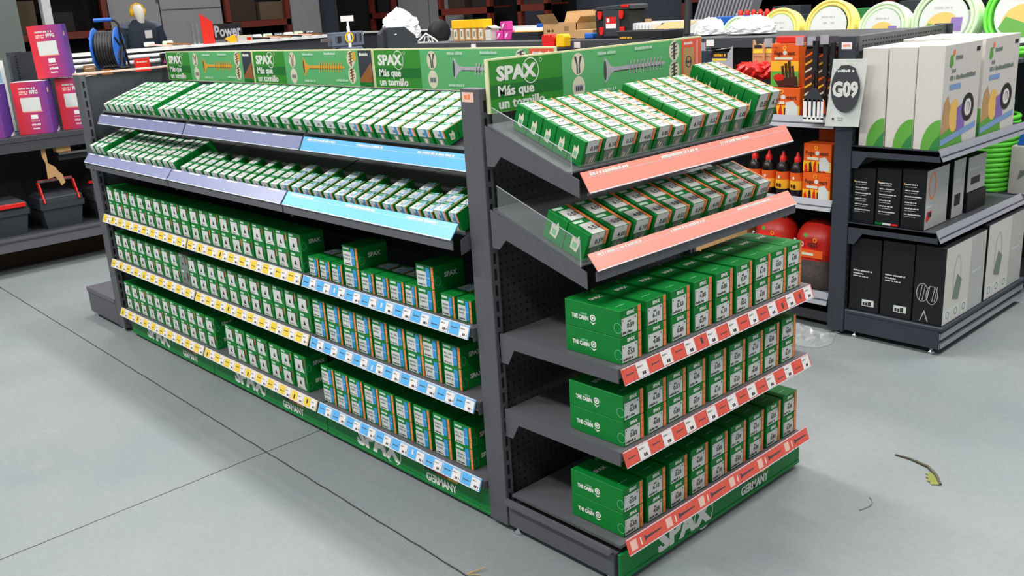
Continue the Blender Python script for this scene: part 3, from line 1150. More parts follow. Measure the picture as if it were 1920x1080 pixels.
# ---------------------------------------------------------------- header signs
def flat_screw(b, x0, x1, y, h, m, d, z):
    """a printed picture of a screw, head at x0, point at x1"""
    L = x1 - x0
    b.poly([(x0, y - h * .5), (x0 + L * .03, y - h * .5), (x0 + L * .1, y - h * .16), (x0 + L * .16, y - h * .1), (x0 + L * .16, y + h * .1), (x0 + L * .1, y + h * .16), (x0 + L * .03, y + h * .5), (x0, y + h * .5)], m, z)
    b.ellipse(x0 + L * .012, y, L * .02, h * .42, d, z + .0002)
    b.poly([(x0 + L * .16, y - h * .1), (x0 + L * .92, y - h * .1), (x1, y), (x0 + L * .92, y + h * .1), (x0 + L * .16, y + h * .1)], m, z)
    b.rect(x0 + L * .14, y - h * .1, x0 + L * .92, y - h * .06, d, z + .0002)
    n = 10
    for i in range(n):
        x = x0 + L * (.38 + .56 * i / n)
        b.poly([(x, y - h * .26), (x + L * .018, y - h * .28), (x + L * .045, y + h * .28), (x + L * .026, y + h * .3)], m, z + .0004)
        b.poly([(x + L * .016, y - h * .2), (x + L * .022, y - h * .18), (x + L * .046, y + h * .2), (x + L * .04, y + h * .2)], d, z + .0004)


def oval(b, cx, cy, m, d, z, kind):
    b.ellipse(cx, cy, .029, .034, m, z)
    if kind == 0:
        b.poly([(cx - .018, cy + .024), (cx - .008, cy + .024), (cx - .002, cy), (cx - .002, cy - .028), (cx - .008, cy - .028), (cx - .008, cy)], d, z + .0003)
        b.poly([(cx + .018, cy + .024), (cx + .008, cy + .024), (cx + .002, cy), (cx + .002, cy - .028), (cx + .008, cy - .028), (cx + .008, cy)], d, z + .0003)
    elif kind == 1:
        b.rect(cx - .02, cy - .012, cx + .02, cy + .008, 'steel_print', z + .0003)
        for i in range(4):
            b.rect(cx - .014 + i * .008, cy - .01, cx - .009 + i * .008, cy + .004, d, z + .0005)
    else:
        b.rect(cx - .005, cy - .028, cx + .005, cy + .028, d, z + .0003)
        for i in range(4):
            b.poly([(cx - .016, cy - .018 + i * .012), (cx + .016, cy - .010 + i * .012), (cx + .016, cy - .006 + i * .012), (cx - .016, cy - .014 + i * .012)], d, z + .0004)


def header(o, r, L, kind, label):
    t = thing('header_sign', label, 'sign', o, 'green header signs above the screws')
    H = .152
    b = MB()
    b.M = frame(o, r, UP)
    b.box(0, 0, -.012, L, H, 0, 'sign_edge')
    b.rect(.006, .002, L - .004, H - .005, 'sign_light', .0005)
    b.rect(.006, .002, .3 * L, H - .005, 'sign_dark', .0008)
    b.rect(.006, .040, .3 * L, .078, 'sign_band', .0011)
    gold = kind == 'gold'
    m, d = ('brass', 'brass_dark') if gold else ('steel_print', 'steel_dark')
    z = .0010
    oval(b, .37 * L, .108, 'label_cream', d, z, 0)
    oval(b, .37 * L, .038, 'label_cream', d, z, 1)
    oval(b, .845 * L, .112, 'label_cream', d, z, 2)
    oval(b, .845 * L, .046, 'label_cream', d, z, 2)
    flat_screw(b, (.46 if gold else .49) * L, .80 * L, .078, .074, m, d, z)
    for x, y, s in ((.46, .128, 1), (.64, .130, 2), (.46, .014, 3), (.72, .02, 4)):
        b.scribble(x * L, y, .09, .010, 'print_pale', z, s)
        b.rect(x * L, y - .004, x * L + .09, y - .003, 'sign_band', z)
    if gold:
        b.rect(.9 * L, .002, L - .004, H - .005, 'pillar_navy', z)
        b.poly([(.9 * L, .03), (.99 * L, .10), (.99 * L, .002), (.9 * L, .002)], 'wood_print', z + .0003)
        b.rect(.9 * L, .002, L - .004, .02, 'sign_band', z + .0006)
        b.scribble(.91 * L, .125, .06, .012, 'white_letters', z + .0003, 2)
        b.rect(.86 * L, .105, .885 * L, .14, 'brass', z + .0003)
    else:
        b.rect(.885 * L, .002, L - .004, H - .005, 'sign_red', z)
        b.rect(.895 * L, .02, .955 * L, .118, 'kraft', z + .0003)
        b.ring(.925 * L, .07, .017, .02, .004, 'steel_dark', z + .0006)
        b.scribble(.912 * L, .065, .028, .012, 'steel_dark', z + .0007, 8)
        b.scribble(.9 * L, .128, .05, .009, 'white_letters', z + .0003, 2)
        b.rect(.972 * L, .02, .976 * L, .14, 'white_letters', z + .0003)
        b.rect(.885 * L, .002, L - .004, .02, 'sign_light', z + .0004)
    b.build('board', t)
    b = MB()
    b.M = frame(Vector(o), r, UP)
    b.text('SPAX', .034, .09, .038, 'white_letters', .0016, .02, .155, heavy=.002)
    b.ring(.034 + .134, .108, .034, .037, .003, 'white_letters', .0018)
    b.ring(.21, .135, .006, .006, .0015, 'white_letters', .0018)
    b.text('M\u00e1s que', .036, .046, .028, 'white_letters', .0016, .01, .142, heavy=.0013)
    b.text('un tornillo', .036, .010, .028, 'white_letters', .0016, .01, .185, heavy=.0013)
    b.build('lettering', t)


header((-3.07, .48, 1.349), (1, 0, 0), .965, 'gold', 'green header sign with a brass screw, furthest from the short red end')
header((-2.098, .48, 1.349), (1, 0, 0), .985, 'gold', 'green header sign with a brass screw, second along the long side')
header((-1.105, .48, 1.349), (1, 0, 0), 1.02, 'silver', 'green header sign with a steel screw, partly behind the short-end sign')
header((.096, .022, 1.345), (0, 1, 0), 1.008, 'silver', 'green header sign with a steel screw above the pink-railed short end')


# ---------------------------------------------------------------- generic packaged goods
def pack(name, label, cat, x0, y0, z0, x1, y1, z1, m, group=None, front=None, right=None, bevel=.002, rot=0.0, part='printed_front', side_part='printed_side', tilt=(0, 0)):
    """a carton with its own print; front looks to -y, right to +x. Local origin at the front lower corner"""
    w, d, h = x1 - x0, y1 - y0, z1 - z0
    b = MB()
    b.box(0, 0, 0, w, d, h, m)
    o = link(name, b.mesh(name, bevel))
    o.location = (x0, y0, z0)
    o.rotation_euler = (tilt[0], tilt[1], rot)
    tag(o, label, cat, group)
    if front:
        b = MB()
        b.at((0, -.0008, 0))
        front(b, w, h)
        link(part, b.mesh(part), o)
    if right:
        b = MB()
        b.M = frame((w + .0008, 0, 0), (0, 1, 0), UP)
        right(b, d, h)
        link(side_part, b.mesh(side_part), o)
    return o


# ---------------------------------------------------------------- fixture two
fx2 = thing('gondola_frame', 'dark grey gondola frame with the G09 notice on its upright', 'shelving', (-1.8, 2.8, 0))
up2 = upright(fx2, -0.072, 0.012, 2.3, 2.335, [(0.0125, 1)], m='frame_navy')
b = MB()
b.at((-0.055, 2.2995, 1.36))
b.rect(0, 0, .05, .03, 'ticket')
b.scribble(.008, .01, .034, .012, 'print_orange', .0004, 3)
b.rect(-.002, -.075, .06, -.05, 'clear_tab', .0004)
b.build('sticker', up2)
upright(fx2, -0.072, 0.012, 3.285, 3.32, [], m='frame_navy')
b = MB()
b.box(-.05, 2.335, .02, -.02, 3.285, 1.35, 'panel_perforated')
b.box(-.05, 2.336, 1.345, -.008, 3.284, 1.412, 'shelf_grey')
for i in range(30):
    b.box(-.008, 2.4 + i * .028, 1.365, -.0075, 2.415 + i * .028, 1.372, 'frame_black')
    b.box(-.008, 2.4 + i * .028, 1.385, -.0075, 2.415 + i * .028, 1.392, 'frame_black')
b.build('back_panel', fx2)
b = MB()
b.box(-3.66, 2.785, .02, -.075, 2.815, 1.355, 'panel_perforated_x')
b.build('back_panel', fx2)
b = MB()
b.box(-3.70, 2.3, .02, -3.66, 3.3, 1.35, 'frame_dark')
b.build('back_panel', fx2)
b = MB()
b.box(.014, 2.304, .03, .47, 3.3, .118, 'frame_navy')
b.box(.014, 2.302, .118, .485, 3.305, .136, 'frame_navy')
b.box(.47, 2.304, .03, .478, 3.3, .06, 'rail_silver')
b.box(.47, 2.304, .075, .478, 3.3, .11, 'rail_silver')
b.build('base', fx2, .003)
b = MB()
b.box(-3.64, 2.36, .03, -.08, 3.24, .08, 'frame_dark')
b.build('base', fx2)
for p in ((.06, 2.33), (.43, 2.33), (.43, 3.25), (-.03, 2.33), (-1.2, 2.4), (-2.4, 2.4), (-3.5, 2.4)):
    foot(fx2, *p)
b = MB()
b.box(-3.7, 2.6, 1.361, -.08, 3.3, 1.398, 'frame_dark')
b.box(-3.7, 2.594, 1.352, -.08, 2.6, 1.402, 'frame_dark')
for x in (-2.95, -1.98, -1.0):
    b.box(x, 2.593, 1.36, x + .05, 2.594, 1.395, 'ticket')
tag(b.build('top_shelf'), 'long dark top shelf carrying bags and boxes on the gondola behind the screws', 'shelf')


def shelf2(F, a0, a1, z, o0, o1, label, tall=.05):
    t = thing('shelf', label, 'shelf', tuple(pt(F, (a0 + a1) / 2, z, (o0 + o1) / 2)), 'grey shelves on the G09 gondola')
    b = MB()
    b.M = frame(pt(F, a0, 0, 0), F['r'], UP)
    b.box(0, z - .02, o0, a1 - a0, z, o1 - .01, 'frame_dark')
    b.build('panel', t)
    b = MB()
    p0, p1 = pt(F, a0, z - tall + .01, o1 + .012), pt(F, a0, z + .012, o1 - .012)
    b.M = frame(p0, F['r'], p1 - p0)
    b.box(0, 0, -.004, a1 - a0, (p1 - p0).length, 0, 'rail_silver')
    b.box(0, tall * .42, 0, a1 - a0, tall * .5, .003, 'frame_navy')
    b.build('ticket_rail', t)
    for s in (0, a1 - a0 - .004):
        b = MB()
        b.M = frame(pt(F, a0 + s, 0, 0), F['r'], UP)
        side = [(o1 - .012, z + .004), (o1 - .002, z - .045), (o0 + .07, z - .045), (o0 + .03, z - .1), (o0, z - .1), (o0, z + .004)]
        vs = [(0, q[1], q[0]) for q in side] + [(.004, q[1], q[0]) for q in side]
        n = len(side)
        b.add(vs, [tuple(range(n)), tuple(range(2 * n - 1, n - 1, -1))] + [(i, n + i, n + (i + 1) % n, (i + 1) % n) for i in range(n)], 'frame_navy')
        b.build('bracket', t)
    return t


shelf2(FB, 2.302, 3.28, .925, .016, .425, 'grey shelf under the tall white cartons on the G09 gondola')
shelf2(FB, 2.302, 3.28, .565, .016, .44, 'grey shelf under the small black cartons on the G09 gondola')
shelf2(FA, -1.3, -.08, 1.04, -2.78, -2.31, 'grey shelf under the orange barbecue cartons, topmost on that side')
shelf2(FA, -1.3, -.08, .645, -2.78, -2.31, 'grey shelf under the dark bottles with red caps')
shelf2(FA, -1.3, -.08, .185, -2.78, -2.31, 'lowest grey shelf under the big red charcoal bags', .06)

# G09 notice
b = MB()
b.M = frame((-.097, 2.262, 1.018), (1, 0.12, 0), UP)
n = 10
pts = [(.152 * i / n, .005 * math.sin(math.pi * i / n) + (.012 * (1 - i / 3) ** 2 if i < 3 else 0)) for i in range(n + 1)]
b.add([(x + .028, .302, z) for x, z in pts] + [(x, 0, z + .004 * math.sin(x * 40)) for x, z in pts], [(n + 1 + i, n + 2 + i, i + 1, i) for i in range(n)], 'label_white', True)
nt_ = b.build('paper_notice')
tag(nt_, 'white paper notice reading G09 in a dark disc, taped to the grey upright', 'notice')
b = MB()
b.M = frame((-.097, 2.262, 1.018), (1, 0.12, 0), UP)
b.ellipse(.088, .17, .067, .105, 'frame_dark', .011, 28)
b.poly([(.035, .235), (.14, .228), (.13, .262), (.1, .276), (.065, .274)], 'frame_dark', .0112)
b.scribble(.05, .243, .08, .014, 'label_white', .0116, 4)
b.text('G09', .028, .138, .062, 'label_white', .0118, .05, .118)
b.poly([(.03, .035), (.036, .042), (.042, .035), (.036, .028)], 'print_dark', .011)
b.scribble(.055, .038, .03, .005, 'print_grey', .011, 6)
b.scribble(.055, .028, .025, .005, 'print_grey', .011, 7)
b.build('printed_disc', nt_)


def pet_front(b, w, h):
    b.ellipse(w * .75, h * .0, w * .0, h * .0, 'leaf_green', 0, 3)
    n = 10
    b.poly([(w * .3, 0)] + [(w * (.3 + .7 * (1 - math.cos(math.pi / 2 * i / n))), h * .3 * math.sin(math.pi / 2 * i / n)) for i in range(1, n + 1)] + [(w, 0)], 'leaf_green', .0002)
    b.poly([(w * .6, 0), (w * .75, h * .08), (w, h * .16), (w, 0)], 'leaf_dark', .0005)


def pet_side(b, d, h):
    b.rect(0, 0, d, h * .3, 'box_white', .0001)
    b.poly([(0, 0), (0, h * .2), (d * .3, h * .26), (d * .55, h * .17), (d * .62, 0)], 'leaf_green', .0004)
    b.poly([(d * .0, h * .15), (d * .05, h * .45), (d * .14, h * .52), (d * .22, h * .4), (d * .24, h * .2)], 'kraft', .0006)
    b.ellipse(d * .33, h * .31, d * .13, h * .16, 'amber', .0007)
    b.poly([(d * .42, h * .12), (d * .4, h * .38), (d * .62, h * .42), (d * .64, h * .14)], 'violet', .0009)
    b.ring(d * .7, h * .36, d * .17, h * .14, d * .06, 'print_dark', .0011)
    b.ring(d * .7, h * .36, d * .09, h * .08, d * .03, 'ticket', .0012)
    b.poly([(0, h * .04), (d * .95, h * .14), (d * .95, h * .2), (0, h * .1)], 'sky_blue_print', .0013)
    b.rect(d * .16, h * .57, d * .46, h * .62, 'sky_blue_print', .0004)
    b.scribble(d * .16, h * .66, d * .7, h * .045, 'print_grey', .0004, 5)
    b.scribble(d * .2, h * .73, d * .1, h * .04, 'print_grey', .0004, 6)
    b.poly([(d * .12, h * .8), (d * .14, h * .9), (d * .2, h * .9), (d * .22, h * .81), (d * .17, h * .78)], 'leaf_green', .0004)
    b.ellipse(d * .23, h * .92, d * .03, h * .03, 'print_orange', .0005)
    b.scribble(d * .28, h * .85, d * .2, h * .05, 'print_grey', .0004, 9)
    b.rect(d * .84, h * .9, d * .94, h * .94, 'print_dark', .0004)


GW = 'tall white cartons on the G09 gondola'
for i, (x0, x1, nm) in enumerate(((.034, .152, 'nearest the upright'), (.158, .282, 'second from the upright'), (.286, .402, 'third one, its pictured side showing'))):
    pack('pet_feeder_carton', 'tall white carton with green curve on the G09 gondola, %s' % nm, 'box', x0, 2.325, .927, x1, 2.705, 1.362 + .004 * i, 'box_white', GW, pet_front, pet_side if i == 2 else None)
for i, (x0, x1, nm) in enumerate(((.02, .2, 'against the back panel'), (.215, .402, 'at the shelf front'))):
    pack('pet_feeder_carton', 'tall white carton with green curve on the G09 gondola, second row, %s' % nm, 'box', x0, 2.745, .927, x1, 3.15, 1.372, 'box_white', GW, pet_front, pet_side if i else None)


def blk_front(b, w, h):
    for i in range(6):
        y = h * (.74 - i * .1)
        b.scribble(w * .14, y, w * (.5 + .1 * ((i * 7) % 3)), h * .022, 'label_white', .0003, i)
        b.scribble(w * .14, y - h * .035, w * .5, h * .012, 'box_grey', .0003, i + 20)
    b.rect(w * .08, h * .745, w * .12, h * .775, 'food_yellow', .0003)


def blk_front_flag(b, w, h):
    blk_front(b, w, h)
    b.rect(w * .02, h * .02, w * .34, h * .055, 'print_green', .0004)
    b.rect(w * .34, h * .02, w * .68, h * .055, 'label_white', .0004)
    b.rect(w * .68, h * .02, w * .98, h * .055, 'red_plastic', .0004)


def blk_side(b, d, h):
    b.rect(.002, .002, d - .002, h - .002, 'box_grey')
    b.ring(d * .27, h * .72, d * .16, h * .23, d * .04, 'print_orange', .0003)
    b.poly([(d * .06, h * .18), (d * .1, h * .3), (d * .3, h * .3), (d * .3, h * .2), (d * .1, h * .12)], 'red_plastic', .0003)
    b.rect(d * .14, h * .2, d * .28, h * .28, 'box_black', .0005)
    b.scribble(d * .06, h * .36, d * .25, h * .05, 'label_white', .0003, 2)


def blk_side_plain(b, d, h):
    b.rect(.002, .002, d - .002, h - .002, 'box_grey')
    b.rect(d * .2, h * .2, d * .7, h * .4, 'box_black', .0003)
    b.scribble(d * .1, h * .6, d * .6, h * .07, 'label_white', .0003, 3)


GB = 'small black cartons on the G09 gondola'
for i, (x0, x1, nm) in enumerate(((.018, .126, 'beside the upright'), (.134, .246, 'middle one with small flag stripe'), (.254, .362, 'grey side showing a red hose'))):
    pack('black_carton', 'small black carton with white lines of print, %s' % nm, 'box', x0, 2.32, .567, x1, 2.55, .825 + .006 * i, 'box_black', GB, blk_front_flag if i == 1 else blk_front, blk_side if i == 2 else None)
pack('black_carton', 'small black carton with grey side, second row on the G09 gondola shelf', 'box', .2, 2.6, .567, .362, 2.73, .84, 'box_black', GB, None, blk_side_plain)
pack('black_carton', 'black carton with grey picture side, last in the row on that shelf', 'box', .22, 2.76, .66, .362, 2.97, .83, 'box_black', GB, None, blk_side_plain)
pack('black_carton', 'low black carton under the last black carton of the row', 'box', .2, 2.76, .567, .37, 2.98, .658, 'box_black', GB, None, None)


def big_front(b, w, h):
    b.scribble(w * .12, h * .55, w * .65, h * .022, 'label_white', .0003, 1)
    b.scribble(w * .12, h * .51, w * .35, h * .018, 'label_white', .0003, 2)
    b.scribble(w * .12, h * .475, w * .5, h * .018, 'label_white', .0003, 3)
    b.rect(w * .45, h * .08, w * .85, h * .17, 'label_white', .0003)
    b.scribble(w * .48, h * .09, w * .34, h * .06, 'print_dark', .0006, 4)


def reel_front(b, w, h):
    b.ring(w * .3, h * .4, w * .2, h * .12, w * .02, 'box_grey', .0003)
    b.ring(w * .62, h * .38, w * .2, h * .12, w * .02, 'box_grey', .0003)
    for x in (.2, .3, .45, .62, .7):
        b.poly([(w * x, h * .3), (w * x + w * .02, h * .3), (w * (x + .1), h * .5), (w * (x + .08), h * .5)], 'box_grey', .0005)
    b.rect(w * .3, h * .08, w * .32, h * .2, 'print_dark', .0003)
    b.poly([(w * .25, h * .03), (w * .4, h * .18), (w * .55, h * .03), (w * .52, h * .03), (w * .4, h * .14), (w * .28, h * .03)], 'box_grey', .0003)


def trolley_side(b, d, h):
    b.rect(.002, .002, d - .002, h - .002, 'box_white')
    b.rect(d * .62, .002, d - .002, h - .002, 'box_grey', .0002)
    b.ring(d * .3, h * .55, d * .1, h * .3, d * .025, 'box_grey', .0004)
    b.poly([(d * .2, h * .3), (d * .3, h * .6), (d * .42, h * .5), (d * .36, h * .25)], 'print_grey', .0005)
    for i in range(3):
        b.rect(d * (.04 + .2 * i), h * .03, d * (.2 + .2 * i), h * .2, 'label_white', .0004)
        b.ring(d * (.12 + .2 * i), h * .11, d * .04, h * .05, d * .012, 'print_grey', .0006)
    b.scribble(d * .66, h * .5, d * .25, h * .03, 'label_white', .0005, 3)


GL = 'large black cartons on the G09 gondola base'
for i, (x0, x1, fr, nm) in enumerate(((.026, .174, big_front, 'beside the upright'), (.182, .33, big_front, 'middle of the three'), (.336, .472, reel_front, 'with a line drawing of a hose trolley'))):
    pack('trolley_carton', 'large black carton standing on the base, %s' % nm, 'box', x0, 2.32, .138, x1, 2.76, .494 + .004 * i, 'box_black', GL, fr, trolley_side if i == 2 else None)
pack('trolley_carton', 'large black carton with pale trolley picture, furthest along the gondola base', 'box', .25, 2.79, .138, .47, 3.25, .512, 'box_black', GL, None, trolley_side)


# ---------------------------------------------------------------- barbecue goods on fixture two
def glove_front(b, w, h):
    b.rect(0, h * .0, w, h * .42, 'leaf_green')
    b.rect(0, h * .36, w, h * .6, 'food_yellow', .0002)
    b.poly([(w * .3, 0), (w * .1, h * .2), (w * .3, h * .32), (w * .5, h * .2), (w * .95, h * .25), (w, 0)], 'food_brown', .0004)
    for i in range(4):
        x = w * (.42 + .12 * i)
        b.poly([(x, h * .2), (x - w * .05, h * (.48 + .06 * (i % 3))), (x + w * .05, h * (.5 + .06 * (i % 3))), (x + w * .1, h * .2)], 'food_brown', .0005)
    b.ellipse(w * .3, h * .22, w * .2, h * .08, 'food_red', .0006)
    b.rect(w * .12, h * .63, w * .78, h * .69, 'label_cream', .0003)
    b.text('Fogo', w * .12, h * .74, h * .09, 'food_brown', .0003, .02, w * .3)
    b.ellipse(w * .5, h * .79, w * .07, h * .05, 'label_white', .0003)
    b.text('east', w * .6, h * .74, h * .09, 'food_brown', .0003, .02, w * .26)
    b.ring(w * .48, h * .9, w * .07, h * .05, w * .03, 'food_yellow', .0003)


def lighter_front(b, w, h):
    b.rect(0, 0, w, h * .38, 'food_yellow')
    for i in range(5):
        b.poly([(w * (.05 + .16 * i), 0), (w * (.05 + .16 * i), h * (.2 + .1 * (i % 2))), (w * (.12 + .16 * i), h * (.3 + .08 * (i % 3))), (w * (.18 + .16 * i), 0)], 'food_brown' if i % 2 else 'food_red', .0003)
    b.poly([(w * .58, h * .05), (w * .95, h * .05), (w * .95, h * .35), (w * .8, h * .55), (w * .58, h * .5)], 'label_white', .0005)
    b.rect(w * .14, h * .42, w * .55, h * .52, 'label_cream', .0004)
    b.text('Fogo', w * .08, h * .6, h * .14, 'food_brown', .0003, .02, w * .32)
    b.ellipse(w * .5, h * .67, w * .07, h * .08, 'label_white', .0003)
    b.text('east', w * .6, h * .6, h * .14, 'food_brown', .0003, .02, w * .3)
    b.ring(w * .45, h * .86, w * .06, h * .08, w * .025, 'food_yellow', .0003)


def ring_side(b, d, h):
    b.ring(d * .3, h * .6, d * .1, h * .12, d * .03, 'food_yellow', .0003)


pack('barbecue_glove_carton', 'tall red and orange carton showing a black barbecue glove', 'box', -.437, 2.335, 1.183, -.288, 2.40, 1.385, 'food_orange', 'orange barbecue cartons', glove_front, ring_side)
b = MB()
b.box(0, 0, 0, .13, .05, .03, 'food_red')
o = link('red_carton', b.mesh('red_carton', .004))
o.location = (-.42, 2.345, 1.388)
tag(o, 'flat red carton lying on top of the barbecue glove carton', 'box')
pack('firelighter_carton', 'orange carton standing below the tall barbecue glove carton', 'box', -.455, 2.332, 1.042, -.275, 2.44, 1.18, 'food_orange', 'orange barbecue cartons', lighter_front, ring_side)
for z, nm in ((.647, 'lower one of the stacked pair beside the bottles'), (.785, 'upper one of the stacked pair beside the bottles')):
    pack('firelighter_carton', 'orange and yellow firelighter carton, %s' % nm, 'box', -.245, 2.33, z, -.1, 2.43, z + .135, 'food_orange', 'orange barbecue cartons', lighter_front, None)
pack('firelighter_carton', 'orange firelighter carton set back above the stacked pair', 'box', -.235, 2.45, .86, -.09, 2.6, .985, 'food_orange', 'orange barbecue cartons', None, None)
for i, x in enumerate((-.292, -.372, -.452, -.532)):
    t = thing('lighter_fluid_bottle', 'dark bottle with orange label and red cap, %s from the orange cartons' % ORD[i], 'bottle', (x, 2.36, .646), 'dark bottles with red caps')
    b = MB()
    b.lathe([(.032, 0), (.035, .01), (.035, .13), (.03, .155), (.018, .172), (.014, .178)], 'bottle_dark', (x, 2.36, .646), 18)
    b.build('body', t)
    b = MB()
    b.lathe([(.0356, .085), (.0356, .125)], 'food_orange', (x, 2.36, .646), 18)
    b.lathe([(.0356, .04), (.0356, .085)], 'food_yellow', (x, 2.36, .646), 18)
    b.at((x - .01, 2.3235, .735))
    b.ellipse(.01, .01, .006, .008, 'label_white', 0, 8)
    b.ellipse(0, -.03, .006, .01, 'food_brown', 0, 8)
    b.ellipse(.015, -.032, .007, .012, 'food_brown', 0, 8)
    b.build('label_band', t)
    b = MB()
    b.lathe([(.017, .174), (.017, .196), (.009, .204), (.005, .222)], 'red_plastic', (x, 2.36, .646), 14)
    b.build('cap', t)
# charcoal bags
for i, (x0, x1, zt, y) in enumerate(((-.54, -.325, .54, 2.34), (-.315, -.1, .525, 2.36))):
    t = thing('charcoal_bag', 'big red and orange charcoal bag with clear window, %s' % ('beside the screw cases' if i == 0 else 'beside the G09 upright'), 'bag', ((x0 + x1) / 2, y, .19), 'charcoal bags on the lowest shelf')
    xc, hw = (x0 + x1) / 2, (x1 - x0) / 2
    n = 18
    H = zt - .188
    prof = []
    for j in range(n + 1):
        u = j / n
        z = .188 + H * u
        s = 1.0 if u < .72 else math.sqrt(max(0.02, 1 - ((u - .72) / .30) ** 2))
        dth = .085 * (.55 + .6 * math.sin(math.pi * min(1, .15 + u * .8))) * (1 if u < .8 else s)
        prof.append([(xc + hw * s * math.copysign(abs(math.cos(2 * math.pi * k / 20)) ** .6, math.cos(2 * math.pi * k / 20)), y + .08 + dth * math.sin(2 * math.pi * k / 20), z) for k in range(20)])
    b = MB()
    b.loft(prof[:9], 'charcoal')
    b.build('window_with_charcoal', t)
    b = MB()
    b.loft(prof[8:], 'food_red')
    b.build('printed_film', t)
    b = MB()
    b.at((xc - hw, y - .028, .188))
    b.rect(hw * .2, H * .5, hw * 1.75, H * .62, 'food_orange', .002)
    b.rect(hw * .3, H * .53, hw * 1.3, H * .57, 'label_cream', .003)
    b.text('Fogo', hw * .3, H * .66, H * .1, 'label_white', .003, .03, hw * .5)
    b.text('east', hw * 1.0, H * .66, H * .1, 'food_brown', .003, .03, hw * .5)
    b.ellipse(hw * .9, H * .83, hw * .1, hw * .1, 'leaf_green', .004, 14)
    b.ring(hw * 1.35, H * .77, hw * .09, hw * .1, hw * .03, 'food_yellow', .003)
    b.build('lettering', t)
pack('kraft_carton', 'plain tan carton half hidden behind the green screw cases', 'box', -.9, 2.36, .19, -.575, 2.6, .49, 'kraft')
# hanging utensils
HX = ((-.24, 'slotted'), (-.205, 'fork'), (-.165, 'tongs'), (-.125, 'brush'))
b = MB()
xs = -.165
t = thing('spatula', 'hanging slotted barbecue spatula with black handle and steel blade', 'spatula', (xs, 2.27, 1.40))
b.box(xs - .012, 2.262, 1.27, xs + .012, 2.278, 1.40, 'black_plastic')
b.at((xs - .004, 2.2615, 1.33))
b.scribble(0, 0, .008, .03, 'label_white', 0, 3)
b.build('handle', t)
b = MB()
b.box(xs - .009, 2.268, 1.16, xs - .006, 2.272, 1.275, 'chrome')
b.box(xs + .006, 2.268, 1.16, xs + .009, 2.272, 1.275, 'chrome')
b.build('shaft', t)
b = MB()
b.M = frame((xs, 2.266, 1.045), (1, 0, 0), UP) @ Matrix.Scale(1.18, 4)
for x0, x1 in ((-.043, -.028), (-.02, -.010), (-.001, .009), (.017, .027), (.033, .043)):
    b.box(x0, .0, 0, x1, .078, .003, 'white_plastic')
b.box(-.043, -.01, 0, .043, .006, .003, 'white_plastic')
b.prism([(-.043, .07), (.043, .07), (.03, .095), (.012, .12), (-.012, .12), (-.03, .095)], 0, .003, 'tool_grey')
b.build('blade', t)
for i, (x, nm, zt, kind) in enumerate(((-.125, 'long barbecue fork with black handle hanging beside the spatula', 1.40, 'fork'), (-.09, 'black-handled barbecue tongs hanging next to the G09 upright', 1.39, 'tongs'), (-.22, 'striped barbecue skewer card hanging between the glove carton and spatula', 1.36, 'card'), (-.15, 'striped barbecue skewer card hanging behind the spatula shaft', 1.34, 'card'), (-.10, 'striped barbecue skewer card nearest the G09 upright', 1.35, 'card'))):
    t = thing('barbecue_' + kind, nm, kind, (x, 2.29, zt))
    b = MB()
    if kind == 'card':
        b.box(x - .02, 2.308, 1.09, x + .02, 2.312, zt, 'food_brown')
        b.build('card', t)
        b = MB()
        b.at((x - .02, 2.3072, 1.09))
        for j in range(7):
            b.poly([(0.002, .02 + j * .035), (.038, .04 + j * .035), (.038, .05 + j * .035), (.002, .03 + j * .035)], ('food_orange', 'label_cream', 'food_yellow')[j % 3], 0)
        b.build('printed_front', t)
        continue
    b.box(x - .011, 2.282, 1.24, x + .011, 2.296, zt, 'black_plastic')
    b.build('handle', t)
    b = MB()
    b.box(x - .004, 2.287, 1.07, x + .004, 2.291, 1.245, 'chrome')
    b.poly([(x - .018, 2.286, 1.07), (x + .014, 2.286, 1.07), (x + .006, 2.286, 1.13), (x - .006, 2.286, 1.13)], 'food_orange')
    b.build('shaft', t)
# hook tabs
for i, (x, z) in enumerate(((-.41, 1.40), (-.245, 1.405), (-.185, 1.405), (-.12, 1.41), (-.79, 1.385))):
    t = thing('display_hook', 'wire display hook with clear ticket tab, %s' % ('above the boot card' if i == 4 else '%s from the red carton' % ORD[i]), 'hook', (x, 2.6, z), 'display hooks along the barbecue side')
    b = MB()
    b.tube([(x, 2.6, z - .03), (x, 2.3, z - .03), (x, 2.27, z - .02), (x, 2.27, z + .01)], .0025, 'chrome', 6)
    b.build('wire', t)
    b = MB()
    b.box(x - .02, 2.262, z - .025, x + .02, 2.266, z + .015, 'clear_tab')
    b.build('ticket_tab', t)
# red sacks, boot card, kraft bags
for i, (x0, x1, z0, z1, y) in enumerate(((-.665, -.43, 1.21, 1.295, 2.36), (-.69, -.585, 1.12, 1.19, 2.36))):
    b = MB()
    b.M = Matrix.Translation((0, 0, 0))
    rings = []
    for j in range(13):
        u = j / 12
        x = x0 + (x1 - x0) * u
        k = (math.sin(math.pi * (.08 + .84 * u))) ** .18 * (1 + .1 * math.sin(u * 25 + i))
        rings.append([(x, y + .06 + .06 * k * math.cos(2 * math.pi * q / 14) + .012 * math.sin(q * 2.3 + j * 1.9), (z0 + z1) / 2 + (z1 - z0) / 2 * k * math.sin(2 * math.pi * q / 14) + .006 * math.sin(q * 3.1 + j * 2.7)) for q in range(14)])
    b.loft(rings, 'red_plastic', False)
    tag(b.build('red_sack'), 'shiny red plastic sack, %s of the two beside the barbecue glove carton' % ('upper' if i == 0 else 'lower'), 'sack', 'red plastic sacks')
b = MB()
b.M = Matrix(((0, 0, 1, -.568), (1, 0, 0, 2.38), (0, 1, 0, 1.12), (0, 0, 0, 1)))
